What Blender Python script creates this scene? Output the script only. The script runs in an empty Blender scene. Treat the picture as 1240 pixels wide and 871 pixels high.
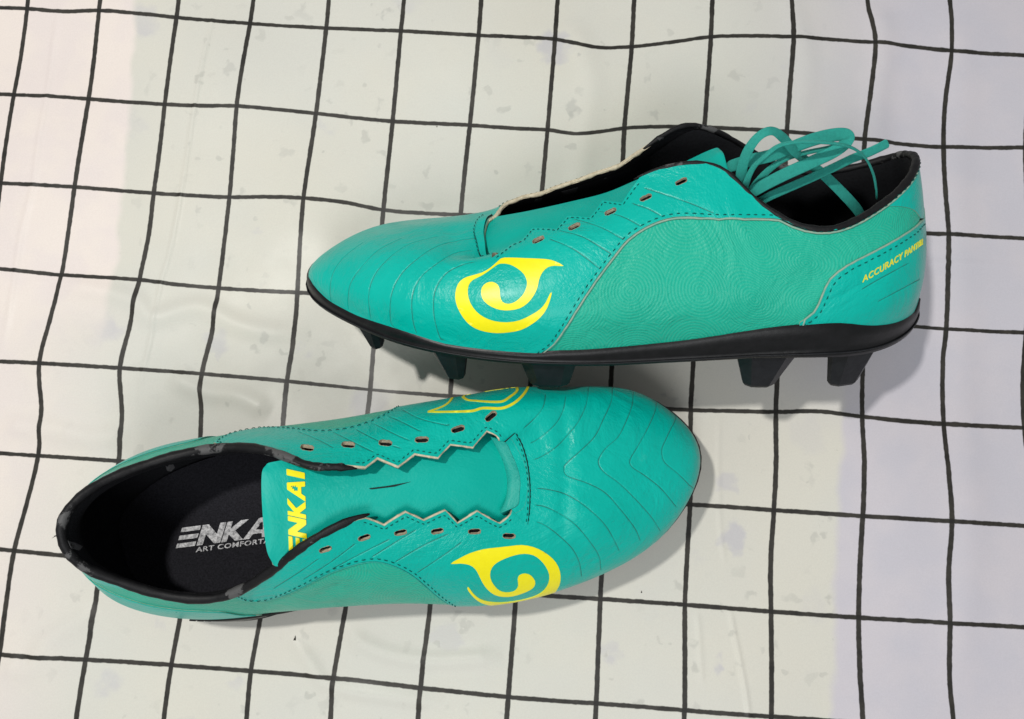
import bpy, math, random
import numpy as np
from mathutils import Vector, Matrix
from mathutils.bvhtree import BVHTree
from mathutils.geometry import delaunay_2d_cdt
rnd = random.Random(7)
CM = 0.01
scn = bpy.context.scene
# ------------------------------------------------------------------ camera
# all coordinates below are centimetres, x right, y away, z up from the cloth
FPX, CX, CY = 1000.0, 620.0, 435.5
CAM = np.array([2.694254681592928, -5.596686815397605, 37.508839115946124])*4.1/3.75
ROT = np.array([[0.9968933856725327, 0.07037900060079903, -0.03536062608025671],
                [-0.06496281320664664, 0.9885614119951921, 0.1361108651590699],
                [0.044535497107738006, -0.133390895448321, 0.9900623508188067]])
cd = bpy.data.cameras.new('camera'); cam = bpy.data.objects.new('camera', cd)
scn.collection.objects.link(cam)
M = Matrix(ROT.T.tolist())
cam.matrix_world = Matrix.Translation(Vector(CAM*CM)) @ M.to_4x4()
cd.sensor_fit = 'HORIZONTAL'; cd.sensor_width = 36.0; cd.lens = 36.0*FPX/1240.0
cd.clip_start = 0.01; cd.clip_end = 20
scn.camera = cam
# ------------------------------------------------------------------ light
w = bpy.data.worlds.new('World'); scn.world = w; w.use_nodes = True
w.node_tree.nodes['Background'].inputs[0].default_value = (0.95, 0.98, 1.0, 1)
w.node_tree.nodes['Background'].inputs[1].default_value = 0.28
def lamp(name, loc, size, power, color, aim=(0, 0, 0)):
    l = bpy.data.lights.new(name, 'AREA'); l.shape = 'DISK'; l.size = size*CM; l.energy = power; l.color = color
    o = bpy.data.objects.new(name, l); o.location = Vector(loc)*CM
    o.rotation_euler = (Vector(aim)-Vector(loc)).to_track_quat('-Z', 'Y').to_euler()
    scn.collection.objects.link(o); return o
lamp('ceiling_lamp', (-37, 16, 118), 6, 8.5, (1.0, 0.975, 0.93))
lamp('added_fill_lamp', (8, -74, 112), 50, 5.0, (0.97, 0.98, 1.0))  # broad fill lamp added for soft highlights, not a real ceiling fitting
scn.view_settings.view_transform = 'Standard'; scn.view_settings.look = 'None'
scn.view_settings.exposure = 0.05; scn.view_settings.gamma = 1.0
# ------------------------------------------------------------------ basics
def lin(r, g, b):
    f = lambda c: (c/255/12.92) if c/255 <= 0.04045 else ((c/255+0.055)/1.055)**2.4
    return (f(r), f(g), f(b), 1.0)
def ray(px, py):
    d = np.array([(px-CX)/FPX, -(py-CY)/FPX, -1.0]) @ ROT
    return d/np.linalg.norm(d)
def at(px, py, z):
    d = ray(px, py); return CAM + d*((z-CAM[2])/d[2])
def mk(name, verts, faces, mats, parent=None, smooth=True, fmat=None, attr=None, uv=None):
    verts = np.asarray(verts, float)
    off = np.array(parent['_o']) if parent is not None and '_o' in parent else np.zeros(3)
    me = bpy.data.meshes.new(name)
    me.from_pydata(((verts-off)*CM).tolist(), [], [tuple(int(i) for i in f) for f in faces])
    mats = mats if isinstance(mats, (list, tuple)) else [mats]
    for m in mats: me.materials.append(m)
    me.polygons.foreach_set('use_smooth', [smooth]*len(me.polygons))
    if fmat is not None: me.polygons.foreach_set('material_index', list(fmat))
    if attr is not None:
        for k, a in attr.items():
            at_ = me.attributes.new(k, 'FLOAT', 'POINT'); at_.data.foreach_set('value', np.asarray(a, np.float32))
    if uv is not None:
        l = me.uv_layers.new(name='UVMap')
        idx = np.empty(len(me.loops), np.int32); me.loops.foreach_get('vertex_index', idx)
        l.data.foreach_set('uv', np.asarray(uv, np.float32)[idx].ravel())
    me.update()
    o = bpy.data.objects.new(name, me); scn.collection.objects.link(o)
    if parent is not None:
        o.parent = parent
        if '_o' in parent: o['_o'] = parent['_o']
        if parent.type != 'EMPTY' : pass
    return o
def root(name, loc, label, cat, group=None):
    o = bpy.data.objects.new(name, None); o.empty_display_size = 0.02
    o.location = Vector(loc)*CM; o['_o'] = list(loc); o['label'] = label; o['category'] = cat
    if group: o['group'] = group
    scn.collection.objects.link(o); return o
def child(name, verts, faces, mats, parent, **k):
    return mk(name, verts, faces, mats, parent, **k)
def cr(pts, n=6, closed=False):
    P = np.asarray(pts, float); N = len(P); out = []
    for i in range(N if closed else N-1):
        if closed: a, b, c, d = P[(i-1) % N], P[i], P[(i+1) % N], P[(i+2) % N]
        else: b, c = P[i], P[i+1]; a = P[i-1] if i else 2*b-c; d = P[i+2] if i+2 < N else 2*c-b
        for k in range(n):
            s = k/n
            out.append(.5*((2*b)+(c-a)*s+(2*a-5*b+4*c-d)*s*s+(3*b-a-3*c+d)*s**3))
    if not closed: out.append(P[-1])
    return np.array(out)
def z5(pts, ox, oy, s): return [(ox+x/s, oy+y/s) for x, y in pts]
def resample(P, step, closed=False):
    P = np.asarray(P, float)
    if closed: P = np.vstack([P, P[:1]])
    d = np.r_[0, np.cumsum(np.linalg.norm(np.diff(P, axis=0), axis=1))]
    n = max(2, int(round(d[-1]/step))+1)
    q = np.linspace(0, d[-1], n)
    R = np.stack([np.interp(q, d, P[:, k]) for k in range(P.shape[1])], 1)
    return R[:-1] if closed else R
# ------------------------------------------------------------------ materials
def nodes(name):
    m = bpy.data.materials.new(name); m.use_nodes = True
    nt = m.node_tree; b = nt.nodes['Principled BSDF']
    return m, nt, b
def N(nt, t, **k):
    n = nt.nodes.new(t)
    for a, v in k.items():
        if a in ('ins',):
            for kk, vv in v.items(): n.inputs[kk].default_value = vv
        else: setattr(n, a, v)
    return n
def leather(name, col, col2, rough=0.34, circles=False, bumps=1.0, coat=0.25):
    m, nt, b = nodes(name); L = nt.links
    tc = N(nt, 'ShaderNodeTexCoord')
    n1 = N(nt, 'ShaderNodeTexNoise', ins={'Scale': 22.0, 'Detail': 5.0, 'Roughness': 0.6}); L.new(tc.outputs['Object'], n1.inputs['Vector'])
    r1 = N(nt, 'ShaderNodeValToRGB'); r1.color_ramp.elements[0].position = .35; r1.color_ramp.elements[1].position = .7
    r1.color_ramp.elements[0].color = col; r1.color_ramp.elements[1].color = col2
    L.new(n1.outputs['Fac'], r1.inputs['Fac'])
    # scuffs, dirt in the grooves
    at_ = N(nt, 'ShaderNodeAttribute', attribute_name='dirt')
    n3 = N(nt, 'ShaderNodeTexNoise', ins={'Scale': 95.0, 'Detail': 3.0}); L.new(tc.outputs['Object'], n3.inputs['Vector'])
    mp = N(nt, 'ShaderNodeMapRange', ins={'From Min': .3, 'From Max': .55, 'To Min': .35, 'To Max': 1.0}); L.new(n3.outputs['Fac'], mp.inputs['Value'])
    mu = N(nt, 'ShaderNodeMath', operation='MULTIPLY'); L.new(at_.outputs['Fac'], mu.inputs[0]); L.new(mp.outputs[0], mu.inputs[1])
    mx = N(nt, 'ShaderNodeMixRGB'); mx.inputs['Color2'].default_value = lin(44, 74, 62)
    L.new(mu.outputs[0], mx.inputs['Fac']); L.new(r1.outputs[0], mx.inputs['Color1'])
    n4 = N(nt, 'ShaderNodeTexNoise', ins={'Scale': 60.0, 'Detail': 8.0, 'Roughness': .75}); L.new(tc.outputs['Object'], n4.inputs['Vector'])
    m4 = N(nt, 'ShaderNodeMapRange', ins={'From Min': .63, 'From Max': .72, 'To Max': .32}); L.new(n4.outputs['Fac'], m4.inputs['Value'])
    mx2 = N(nt, 'ShaderNodeMixRGB'); mx2.inputs['Color2'].default_value = lin(85, 190, 175)
    L.new(m4.outputs[0], mx2.inputs['Fac']); L.new(mx.outputs[0], mx2.inputs['Color1'])
    last = mx2.outputs[0]
    # grain
    nb = N(nt, 'ShaderNodeTexNoise', ins={'Scale': 260.0, 'Detail': 4.0, 'Roughness': .6}); L.new(tc.outputs['Object'], nb.inputs['Vector'])
    vb = N(nt, 'ShaderNodeTexVoronoi', ins={'Scale': 900.0}); L.new(tc.outputs['Object'], vb.inputs['Vector'])
    ad = N(nt, 'ShaderNodeMath', operation='ADD'); L.new(nb.outputs['Fac'], ad.inputs[0])
    vm = N(nt, 'ShaderNodeMath', operation='MULTIPLY'); vm.inputs[1].default_value = .35; L.new(vb.outputs['Distance'], vm.inputs[0]); L.new(vm.outputs[0], ad.inputs[1])
    bp = N(nt, 'ShaderNodeBump', ins={'Strength': .28*bumps, 'Distance': .0006}); L.new(ad.outputs[0], bp.inputs['Height'])
    wr = N(nt, 'ShaderNodeTexNoise', ins={'Scale': 34.0, 'Detail': 6.0, 'Roughness': .62, 'Distortion': 1.4}); L.new(tc.outputs['Object'], wr.inputs['Vector'])
    bw = N(nt, 'ShaderNodeBump', ins={'Strength': .5*bumps, 'Distance': .0028}); L.new(wr.outputs['Fac'], bw.inputs['Height']); L.new(bp.outputs[0], bw.inputs['Normal'])
    nrm = bw.outputs[0]
    if circles:
        uvn = N(nt, 'ShaderNodeUVMap'); uvn.uv_map = 'UVMap'
        v = N(nt, 'ShaderNodeTexVoronoi', ins={'Scale': .36, 'Randomness': .28}); v.voronoi_dimensions = '2D'
        L.new(uvn.outputs[0], v.inputs['Vector'])
        s = N(nt, 'ShaderNodeMath', operation='MULTIPLY'); s.inputs[1].default_value = 125.0; L.new(v.outputs['Distance'], s.inputs[0])
        sn = N(nt, 'ShaderNodeMath', operation='SINE'); L.new(s.outputs[0], sn.inputs[0])
        b2 = N(nt, 'ShaderNodeBump', ins={'Strength': .16, 'Distance': .0003}); L.new(sn.outputs[0], b2.inputs['Height']); L.new(nrm, b2.inputs['Normal'])
        nrm = b2.outputs[0]
        mr = N(nt, 'ShaderNodeMapRange', ins={'From Min': -1.0, 'From Max': 1.0, 'To Min': .0, 'To Max': .13}); L.new(sn.outputs[0], mr.inputs['Value'])
        mx3 = N(nt, 'ShaderNodeMixRGB'); mx3.inputs['Color2'].default_value = lin(120, 205, 170)
        L.new(mr.outputs[0], mx3.inputs['Fac']); L.new(last, mx3.inputs['Color1']); last = mx3.outputs[0]
    L.new(last, b.inputs['Base Color']); L.new(nrm, b.inputs['Normal'])
    rr = N(nt, 'ShaderNodeMapRange', ins={'From Min': .3, 'From Max': .7, 'To Min': rough-.07, 'To Max': rough+.1}); L.new(n1.outputs['Fac'], rr.inputs['Value'])
    L.new(rr.outputs[0], b.inputs['Roughness'])
    b.inputs['Specular IOR Level'].default_value = .24; b.inputs['Coat Weight'].default_value = coat*.7; b.inputs['Coat Roughness'].default_value = .22
    return m
def plain(name, col, rough=.6, bump=0, scale=300, col2=None, spec=.5):
    m, nt, b = nodes(name); L = nt.links
    b.inputs['Roughness'].default_value = rough; b.inputs['Specular IOR Level'].default_value = spec
    tc = N(nt, 'ShaderNodeTexCoord')
    n = N(nt, 'ShaderNodeTexNoise', ins={'Scale': float(scale), 'Detail': 5.0, 'Roughness': .65}); L.new(tc.outputs['Object'], n.inputs['Vector'])
    r = N(nt, 'ShaderNodeValToRGB'); r.color_ramp.elements[0].position = .35; r.color_ramp.elements[1].position = .68
    r.color_ramp.elements[0].color = col; r.color_ramp.elements[1].color = col2 or col
    L.new(n.outputs['Fac'], r.inputs['Fac']); L.new(r.outputs[0], b.inputs['Base Color'])
    if bump:
        bp = N(nt, 'ShaderNodeBump', ins={'Strength': bump, 'Distance': .0006}); L.new(n.outputs['Fac'], bp.inputs['Height']); L.new(bp.outputs[0], b.inputs['Normal'])
    return m
TEAL = leather('teal_leather', lin(0, 178, 162), lin(0, 188, 172), .32, coat=.1, bumps=1.2)
QUART = leather('textured_teal_leather', lin(14, 172, 145), lin(30, 184, 156), .38, coat=.08, circles=True, bumps=1.4)
TONGUE = leather('tongue_leather', lin(0, 172, 156), lin(0, 180, 164), .46, bumps=.6, coat=.0)
WBAND = leather('worn_band', lin(20, 160, 146), lin(62, 182, 166), .5, bumps=1.6, coat=.05)
CREAM = plain('cut_edge', lin(214, 204, 178), .85, .5, 500, lin(178, 166, 140))
EDGE = plain('frayed_edge', lin(120, 104, 84), .9, .5, 500, lin(170, 150, 126))
PIPING = plain('worn_edge', lin(120, 170, 152), .7, .3, 400, lin(160, 178, 158))
BLACK = plain('black_lining', lin(14, 15, 18), .8, .5, 900, lin(22, 23, 27), spec=.25)
COLLAR = plain('black_collar', lin(12, 12, 14), .55, .5, 260, lin(22, 22, 24), spec=.3)
def _worn(m):
    nt = m.node_tree; L = nt.links; b = nt.nodes['Principled BSDF']; src = b.inputs['Base Color'].links[0].from_socket
    tc = N(nt, 'ShaderNodeTexCoord'); n = N(nt, 'ShaderNodeTexNoise', ins={'Scale': 48.0, 'Detail': 7.0, 'Roughness': .65}); L.new(tc.outputs['Object'], n.inputs['Vector'])
    r = N(nt, 'ShaderNodeMapRange', ins={'From Min': .585, 'From Max': .61, 'To Max': .85}); L.new(n.outputs['Fac'], r.inputs['Value'])
    mx = N(nt, 'ShaderNodeMixRGB'); mx.inputs['Color2'].default_value = lin(92, 92, 92); L.new(r.outputs[0], mx.inputs['Fac']); L.new(src, mx.inputs['Color1']); L.new(mx.outputs[0], b.inputs['Base Color'])
_worn(COLLAR)
WORN = plain('worn_grey', lin(84, 84, 86), .8, .5, 400, lin(60, 60, 62))
INSOLE = plain('insole_felt', lin(24, 24, 28), .9, .8, 1400, lin(44, 44, 50), spec=.2)
SOLE = plain('black_rubber', lin(9, 10, 11), .4, .2, 200, lin(20, 20, 22), spec=.35)
STUDM = plain('stud_rubber', lin(14, 16, 20), .45, .25, 200, lin(26, 28, 32), spec=.35)
YEL = plain('yellow_print', lin(250, 238, 0), .38, .1, 300, lin(255, 244, 6))
YELD = plain('worn_yellow_print', lin(226, 214, 60), .5, .1, 500, lin(250, 240, 30))
GREYP = plain('silver_print', lin(240, 240, 242), .6, .9, 700, lin(120, 120, 124))
THREAD = plain('dark_thread', lin(4, 72, 68), .85, 0, 300, lin(10, 92, 84), spec=.2)
GAP = plain('dark_slit', lin(14, 40, 38), .9, 0, 300)
DEB = plain('dark_crumb', lin(60, 56, 50), .9, 0, 300)
# ------------------------------------------------------------------ shoe surface
def spline_t(P, n):                                   # periodic cubic through stations, P [K,...]
    K = len(P); A = np.zeros((K, K))
    for i in range(K): A[i, (i-1) % K] = 1; A[i, i] = 4; A[i, (i+1) % K] = 1
    R = 6*(np.roll(P, -1, 0)-2*P+np.roll(P, 1, 0)).reshape(K, -1)
    Mm = np.linalg.solve(A, R).reshape(P.shape)
    out = []
    for q in range(n):
        x = q/n*K; i = int(x); s = x-i; j = (i+1) % K
        out.append((1-s)*P[i]+s*P[j]+((1-s)**3-(1-s))/6*Mm[i]+(s**3-s)/6*Mm[j])
    return np.array(out)
def chord(P, n):                                      # centripetal curve through 4 points, n samples by arc length
    P = [2*P[0]-P[1]+(P[0]-P[1])*0]+list(P)+[2*P[-1]-P[-2]]
    out = []
    for i in range(1, len(P)-2):
        a, b, c, d = P[i-1], P[i], P[i+1], P[i+2]
        t0 = 0; t1 = t0+max(np.linalg.norm(b-a), 1e-4)**.5; t2 = t1+max(np.linalg.norm(c-b), 1e-4)**.5; t3 = t2+max(np.linalg.norm(d-c), 1e-4)**.5
        for s in np.linspace(t1, t2, 14, endpoint=(i == len(P)-3)):
            A1 = (t1-s)/(t1-t0)*a+(s-t0)/(t1-t0)*b; A2 = (t2-s)/(t2-t1)*b+(s-t1)/(t2-t1)*c; A3 = (t3-s)/(t3-t2)*c+(s-t2)/(t3-t2)*d
            B1 = (t2-s)/(t2-t0)*A1+(s-t0)/(t2-t0)*A2; B2 = (t3-s)/(t3-t1)*A2+(s-t1)/(t3-t1)*A3
            out.append((t2-s)/(t2-t1)*B1+(s-t1)/(t2-t1)*B2)
    out = np.array(out)
    return out
LT, LV = 62.0, 9.0
TOE = 14.2/30
class Surf:
    NT, NV = 540, 72
    def __init__(self, table, sign, down, dents=()):
        P = np.array([[at(*q) for q in s][::-1] for s in table])       # order P0 M1 M2 P3
        S = .8*P+.1*(np.roll(P, 1, 0)+np.roll(P, -1, 0)); S[12:17] = P[12:17]
        P[:, :3] = S[:, :3]
        F = spline_t(P, self.NT)
        G = []
        for i in range(self.NT):
            c = chord(F[i], 0)
            d = np.r_[0, np.cumsum(np.linalg.norm(np.diff(c, axis=0), axis=1))]
            q = np.linspace(0, d[-1], self.NV+1)
            G.append(np.stack([np.interp(q, d, c[:, k]) for k in range(3)], 1))
        G = np.array(G)
        for _ in range(3):                            # fair the profile a little
            G[:, 1:-1] = .5*G[:, 1:-1]+.25*(G[:, 2:]+G[:, :-2])
        for _ in range(4):
            G[:, :-1] = .5*G[:, :-1]+.25*(np.roll(G, 1, 0)+np.roll(G, -1, 0))[:, :-1]
        self.sign = sign; self.down = np.array(down, float)/np.linalg.norm(down)
        self.build(G)
        q = G*.55+sign*3; wob = np.zeros(G.shape[:2]); r_ = np.random.RandomState(5+sign)
        for k in range(9):
            v_ = r_.normal(size=3); v_ *= r_.uniform(.7, 2.0)/np.linalg.norm(v_); wob += np.sin(q@v_+r_.uniform(0, 6))*.011
        for pts, h, wd in dents:
            wob += self.crease(pts, h, wd)
        ends = np.clip(np.minimum(np.arange(self.NV+1), self.NV-np.arange(self.NV+1))/10, 0, 1)
        self.build(G+self.n*(wob*ends)[..., None])
    def crease(self, pts, h, wd):
        P = self.pos(np.array([self.tv(x, y) for x, y in cr(pts, 8)])); D = np.linalg.norm(self.G[:, :, None]-P[None, None], axis=3); k = D.argmin(2); d = D.min(2)
        f = np.clip(np.minimum(k, len(P)-1-k)/(len(P)*.25), 0, 1)
        return h*f*(np.exp(-(d/wd)**2)-.6*np.exp(-((d-wd*1.8)/wd)**2)*.5)
    def build(self, G):
        sign = self.sign; self.G = G
        dt = (np.roll(G, -1, 0)-np.roll(G, 1, 0))*self.NT/2; dv = np.gradient(G, axis=1)*self.NV
        n = np.cross(dt, dv)*sign; n /= np.linalg.norm(n, axis=2, keepdims=True)+1e-9
        for _ in range(4): n[:] = n+.5*(np.roll(n, 1, 0)+np.roll(n, -1, 0)); n /= np.linalg.norm(n, axis=2, keepdims=True)+1e-9
        self.n = n; self.dt = dt; self.dv = dv
        NT, NV = self.NT, self.NV
        fs = []; self.ftv = []
        for i in range(NT):
            for j in range(NV):
                a, b, c, d = i*(NV+1)+j, ((i+1) % NT)*(NV+1)+j, ((i+1) % NT)*(NV+1)+j+1, i*(NV+1)+j+1
                fs.append((a, b, c)); self.ftv.append(((i, j), (i+1, j), (i+1, j+1)))
                fs.append((a, c, d)); self.ftv.append(((i, j), (i+1, j+1), (i, j+1)))
        self.fs = fs; self.V = G.reshape(-1, 3)
        self.bvh = BVHTree.FromPolygons([Vector(p) for p in self.V], fs)
    def _s(self, A, tv):
        tv = np.atleast_2d(tv); x = (tv[:, 0] % 1.0)*self.NT; y = np.clip(tv[:, 1], 0, 1)*self.NV
        i = np.floor(x).astype(int) % self.NT; j = np.minimum(np.floor(y).astype(int), self.NV-1)
        fx = (x-np.floor(x))[:, None]; fy = (y-j)[:, None]; i2 = (i+1) % self.NT
        return (A[i, j]*(1-fx)+A[i2, j]*fx)*(1-fy)+(A[i, j+1]*(1-fx)+A[i2, j+1]*fx)*fy
    def pos(self, tv, off=0.0):
        n = self._s(self.n, tv); n /= np.linalg.norm(n, axis=1, keepdims=True)
        off = np.asarray(off, float)
        return self._s(self.G, tv)+n*(off[:, None] if off.ndim else off)
    def tv(self, px, py, ref=None):
        d = Vector(ray(px, py)); o = Vector(CAM)
        h, nn, fi, dist = self.bvh.ray_cast(o, d)
        if h is None:
            best = None
            for z in np.linspace(1, 10, 37):
                q = Vector(at(px, py, z)); r = self.bvh.find_nearest(q)
                if best is None or r[3] < best[3]: best = r
            h, nn, fi, dist = best
        a, b, c = [self.V[k] for k in self.fs[fi]]; p = np.array(h)
        v0, v1, v2 = b-a, c-a, p-a
        d00, d01, d11, d20, d21 = v0@v0, v0@v1, v1@v1, v2@v0, v2@v1
        den = d00*d11-d01*d01+1e-12; v = (d11*d20-d01*d21)/den; w_ = (d00*d21-d01*d20)/den
        T = np.array(self.ftv[fi], float); r = T[0]*(1-v-w_)+T[1]*v+T[2]*w_
        t, vv = r[0]/self.NT, r[1]/self.NV
        if ref is not None:
            while t-ref > .5: t -= 1
            while t-ref < -.5: t += 1
        return (t, min(max(vv, 0), 1))
    def line(self, pxs, smooth=4, ref=.47):
        P = cr(pxs, smooth) if smooth else np.asarray(pxs, float)
        return np.array([self.tv(x, y, ref) for x, y in P])
    def shift(self, tvs, d):                           # move a curve sideways on the surface by d cm
        tvs = np.asarray(tvs, float); P = self.pos(tvs); T = np.gradient(P, axis=0); T /= np.linalg.norm(T, axis=1, keepdims=True)+1e-9
        n = self._s(self.n, tvs); side = np.cross(n, T)*d
        st, sv = self._s(self.dt, tvs), self._s(self.dv, tvs)
        a, b, c = (st*st).sum(1), (st*sv).sum(1), (sv*sv).sum(1); e, f = (st*side).sum(1), (sv*side).sum(1)
        den = a*c-b*b+1e-9
        return np.stack([tvs[:, 0]+(e*c-b*f)/den, np.clip(tvs[:, 1]+(a*f-b*e)/den, 0, 1)], 1)
    def dense(self, tvs, step=.2, closed=False):
        tvs = np.asarray(tvs, float)
        if closed: tvs = np.vstack([tvs, tvs[:1]])
        out = []
        P = self.pos(tvs)
        for i in range(len(tvs)-1):
            L_ = max(np.linalg.norm(P[i+1]-P[i]), .5*abs(tvs[i+1, 0]-tvs[i, 0])*LT)
            if L_ < 1e-5: continue
            n = max(1, int(math.ceil(L_/step)))
            for k in range(n): out.append(tvs[i]+(tvs[i+1]-tvs[i])*k/n)
        if not closed: out.append(tvs[-1])
        return np.array(out)
def inside(pt, poly):
    x, y = pt[:, 0][:, None], pt[:, 1][:, None]
    x1, y1 = poly[:, 0][None], poly[:, 1][None]; x2, y2 = np.roll(poly[:, 0], -1)[None], np.roll(poly[:, 1], -1)[None]
    c = ((y1 > y) != (y2 > y)) & (x < (x2-x1)*(y-y1)/(y2-y1+1e-30)+x1)
    return (c.sum(1) % 2) == 1
def panel(S, name, poly, lo, hi, mats, parent, holes=(), grooves=(), step=.26, gw=.024, gd=.03, grid=True, label=None, offf=None):
    sc = np.array([LT, LV])
    poly = S.dense(poly, step, True)
    loops = [poly]+[S.dense(h, .08, True) for h in holes]
    pts = []; edges = []; dep = []
    def add(arr, closed, d):
        b = len(pts)
        for p in arr: pts.append(p*sc); dep.append(d)
        n = len(arr)
        for k in range(n if closed else n-1): edges.append((b+k, b+(k+1) % n))
    for l in loops: add(l, True, 0)
    for g in grooves:
        g = S.dense(g, .22)
        if len(g) < 3: continue
        add(g, False, 1); dep[-1] = 0; dep[-len(g)] = 0
        
        for k in (gw, -gw, gw*3.2, -gw*3.2): add(S.shift(g, k)[1:-1], False, 0)
    if grid:
        lo_, hi_ = poly.min(0), poly.max(0); P = []
        sx = step/LT; sy = step/LV
        for x in np.arange(lo_[0], hi_[0], sx):
            for k, y in enumerate(np.arange(lo_[1], hi_[1], sy)): P.append((x+(k % 2)*sx*.5, y))
        P = np.array(P); P = P[inside(P, poly)]
        C = np.array(pts)
        if len(P):
            Q = P*sc; keep = np.ones(len(Q), bool)
            for s0 in range(0, len(Q), 2000):
                dd = np.linalg.norm(Q[s0:s0+2000, None]-C[None], axis=2).min(1); keep[s0:s0+2000] = dd > step*.45
            for q in Q[keep]: pts.append(q); dep.append(0)
    vo, eo, fo, ov, oe, of = delaunay_2d_cdt([Vector(p) for p in pts], edges, [], 0, 1e-6, True)
    V = np.array([tuple(v) for v in vo])/sc; F = np.array([tuple(f) for f in fo])
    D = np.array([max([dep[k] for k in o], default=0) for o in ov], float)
    c = V[F].mean(1); ok = inside(c, loops[0])
    for h in loops[1:]: ok &= ~inside(c, h)
    F = F[ok]
    used = np.unique(F); mp = -np.ones(len(V), int); mp[used] = np.arange(len(used)); V = V[used]; D = D[used]; F = mp[F]
    n = len(V)
    hh = hi if offf is None else hi+offf(V)
    top = S.pos(V, hh-D*gd); bot = S.pos(V, np.full(n, lo))
    # orient outward
    T = top[F]; nn = np.cross(T[:, 1]-T[:, 0], T[:, 2]-T[:, 0]); on = S._s(S.n, V[F].mean(1))
    fl = (nn*on).sum(1) < 0; F[fl] = F[fl][:, ::-1]
    verts = np.vstack([top, bot]); faces = [tuple(f) for f in F]+[tuple(f[::-1]+n) for f in F]; fm = [0]*(2*len(F))
    if isinstance(mats, (list, tuple)) and len(mats) > 2: fm = [0]*len(F)+[2]*len(F)
    ec = {}
    for f in F:
        for k in range(3):
            e = (f[k], f[(k+1) % 3]); ec[e] = ec.get(e, 0)+1
    be = [e for e in ec if (e[1], e[0]) not in ec]
    bv = sorted({v for e in be for v in e}); im = {v: k for k, v in enumerate(bv)}; m = len(bv)
    b0 = 2*n; mid = (top[bv]*.8+bot[bv]*.2)
    verts = np.vstack([verts, top[bv], bot[bv]])
    for a, b in be:
        faces.append((b0+im[a], b0+m+im[a], b0+m+im[b], b0+im[b])); fm.append(1 if isinstance(mats, (list, tuple)) and len(mats) > 1 else 0)
    tvall = np.vstack([V, V, V[bv], V[bv]])
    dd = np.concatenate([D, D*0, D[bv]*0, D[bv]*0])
    o = child(name, verts, faces, mats, parent, fmat=fm, attr={'dirt': dd}, uv=tvall*np.array([LT*.95, LV*.9]))
    if label: o['label'] = label
    return o
def stitches(S, name, tvs, off, parent, mat=None, pitch=.3, ln=.18, wd=.04, side=0.0):
    c = S.shift(tvs, side) if side else np.asarray(tvs); c = S.dense(c, .05); P = S.pos(c, off)
    d = np.r_[0, np.cumsum(np.linalg.norm(np.diff(P, axis=0), axis=1))]; n = S._s(S.n, c)
    V = []; F = []
    for s in np.arange(.1, d[-1]-ln, pitch):
        a = np.array([np.interp(s, d, P[:, k]) for k in range(3)]); b = np.array([np.interp(s+ln*rnd.uniform(.85, 1.1), d, P[:, k]) for k in range(3)])
        nn = np.array([np.interp(s, d, n[:, k]) for k in range(3)]); t = b-a; t /= np.linalg.norm(t)+1e-9; u = np.cross(nn, t)
        k0 = len(V)
        for q, h, ww in ((a, -.01, .5), ((a*.7+b*.3), .035, 1), ((a*.3+b*.7), .035, 1), (b, -.01, .5)):
            V += [q+u*wd*.5*ww+nn*(h-.03), q+nn*h, q-u*wd*.5*ww+nn*(h-.03)]
        for r in range(3):
            for e in range(2):
                x = k0+r*3+e; F.append((x, x+3, x+4, x+1))
    o = child(name, V, F, mat or THREAD, parent); o['kind'] = 'stuff'; return o
def tube(name, C, rad, mat, parent, K=10, flat=1.0, up=None, taper=True):
    C = np.asarray(C, float); n = len(C); T = np.gradient(C, axis=0); T /= np.linalg.norm(T, axis=1, keepdims=True)+1e-9
    rad = np.broadcast_to(np.asarray(rad, float), (n,)) ; V = []; F = []
    for i in range(n):
        r = np.asarray(up[i] if up is not None else (0, 0, 1.0)); a = np.cross(T[i], r); a /= np.linalg.norm(a)+1e-9; b = np.cross(a, T[i])
        e = 1.0
        if taper: e = min(1, .25+.75*min(i, n-1-i)/3)
        for k in range(K):
            th = 2*math.pi*k/K; V.append(C[i]+(a*math.cos(th)+b*math.sin(th)*flat)*rad[i]*e)
    for i in range(n-1):
        for k in range(K): F.append((i*K+k, i*K+(k+1) % K, (i+1)*K+(k+1) % K, (i+1)*K+k))
    F += [tuple(range(K))[::-1], tuple((n-1)*K+k for k in range(K))]
    return child(name, V, F, mat, parent)
def bvh_of(*objs):
    vs = []; fs = []
    for o in objs:
        b = len(vs); off = Vector(o['_o']) if '_o' in o else Vector((0, 0, 0))
        vs += [v.co/CM+off for v in o.data.vertices]; fs += [tuple(i+b for i in p.vertices) for p in o.data.polygons]
    return BVHTree.FromPolygons(vs, fs)
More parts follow.
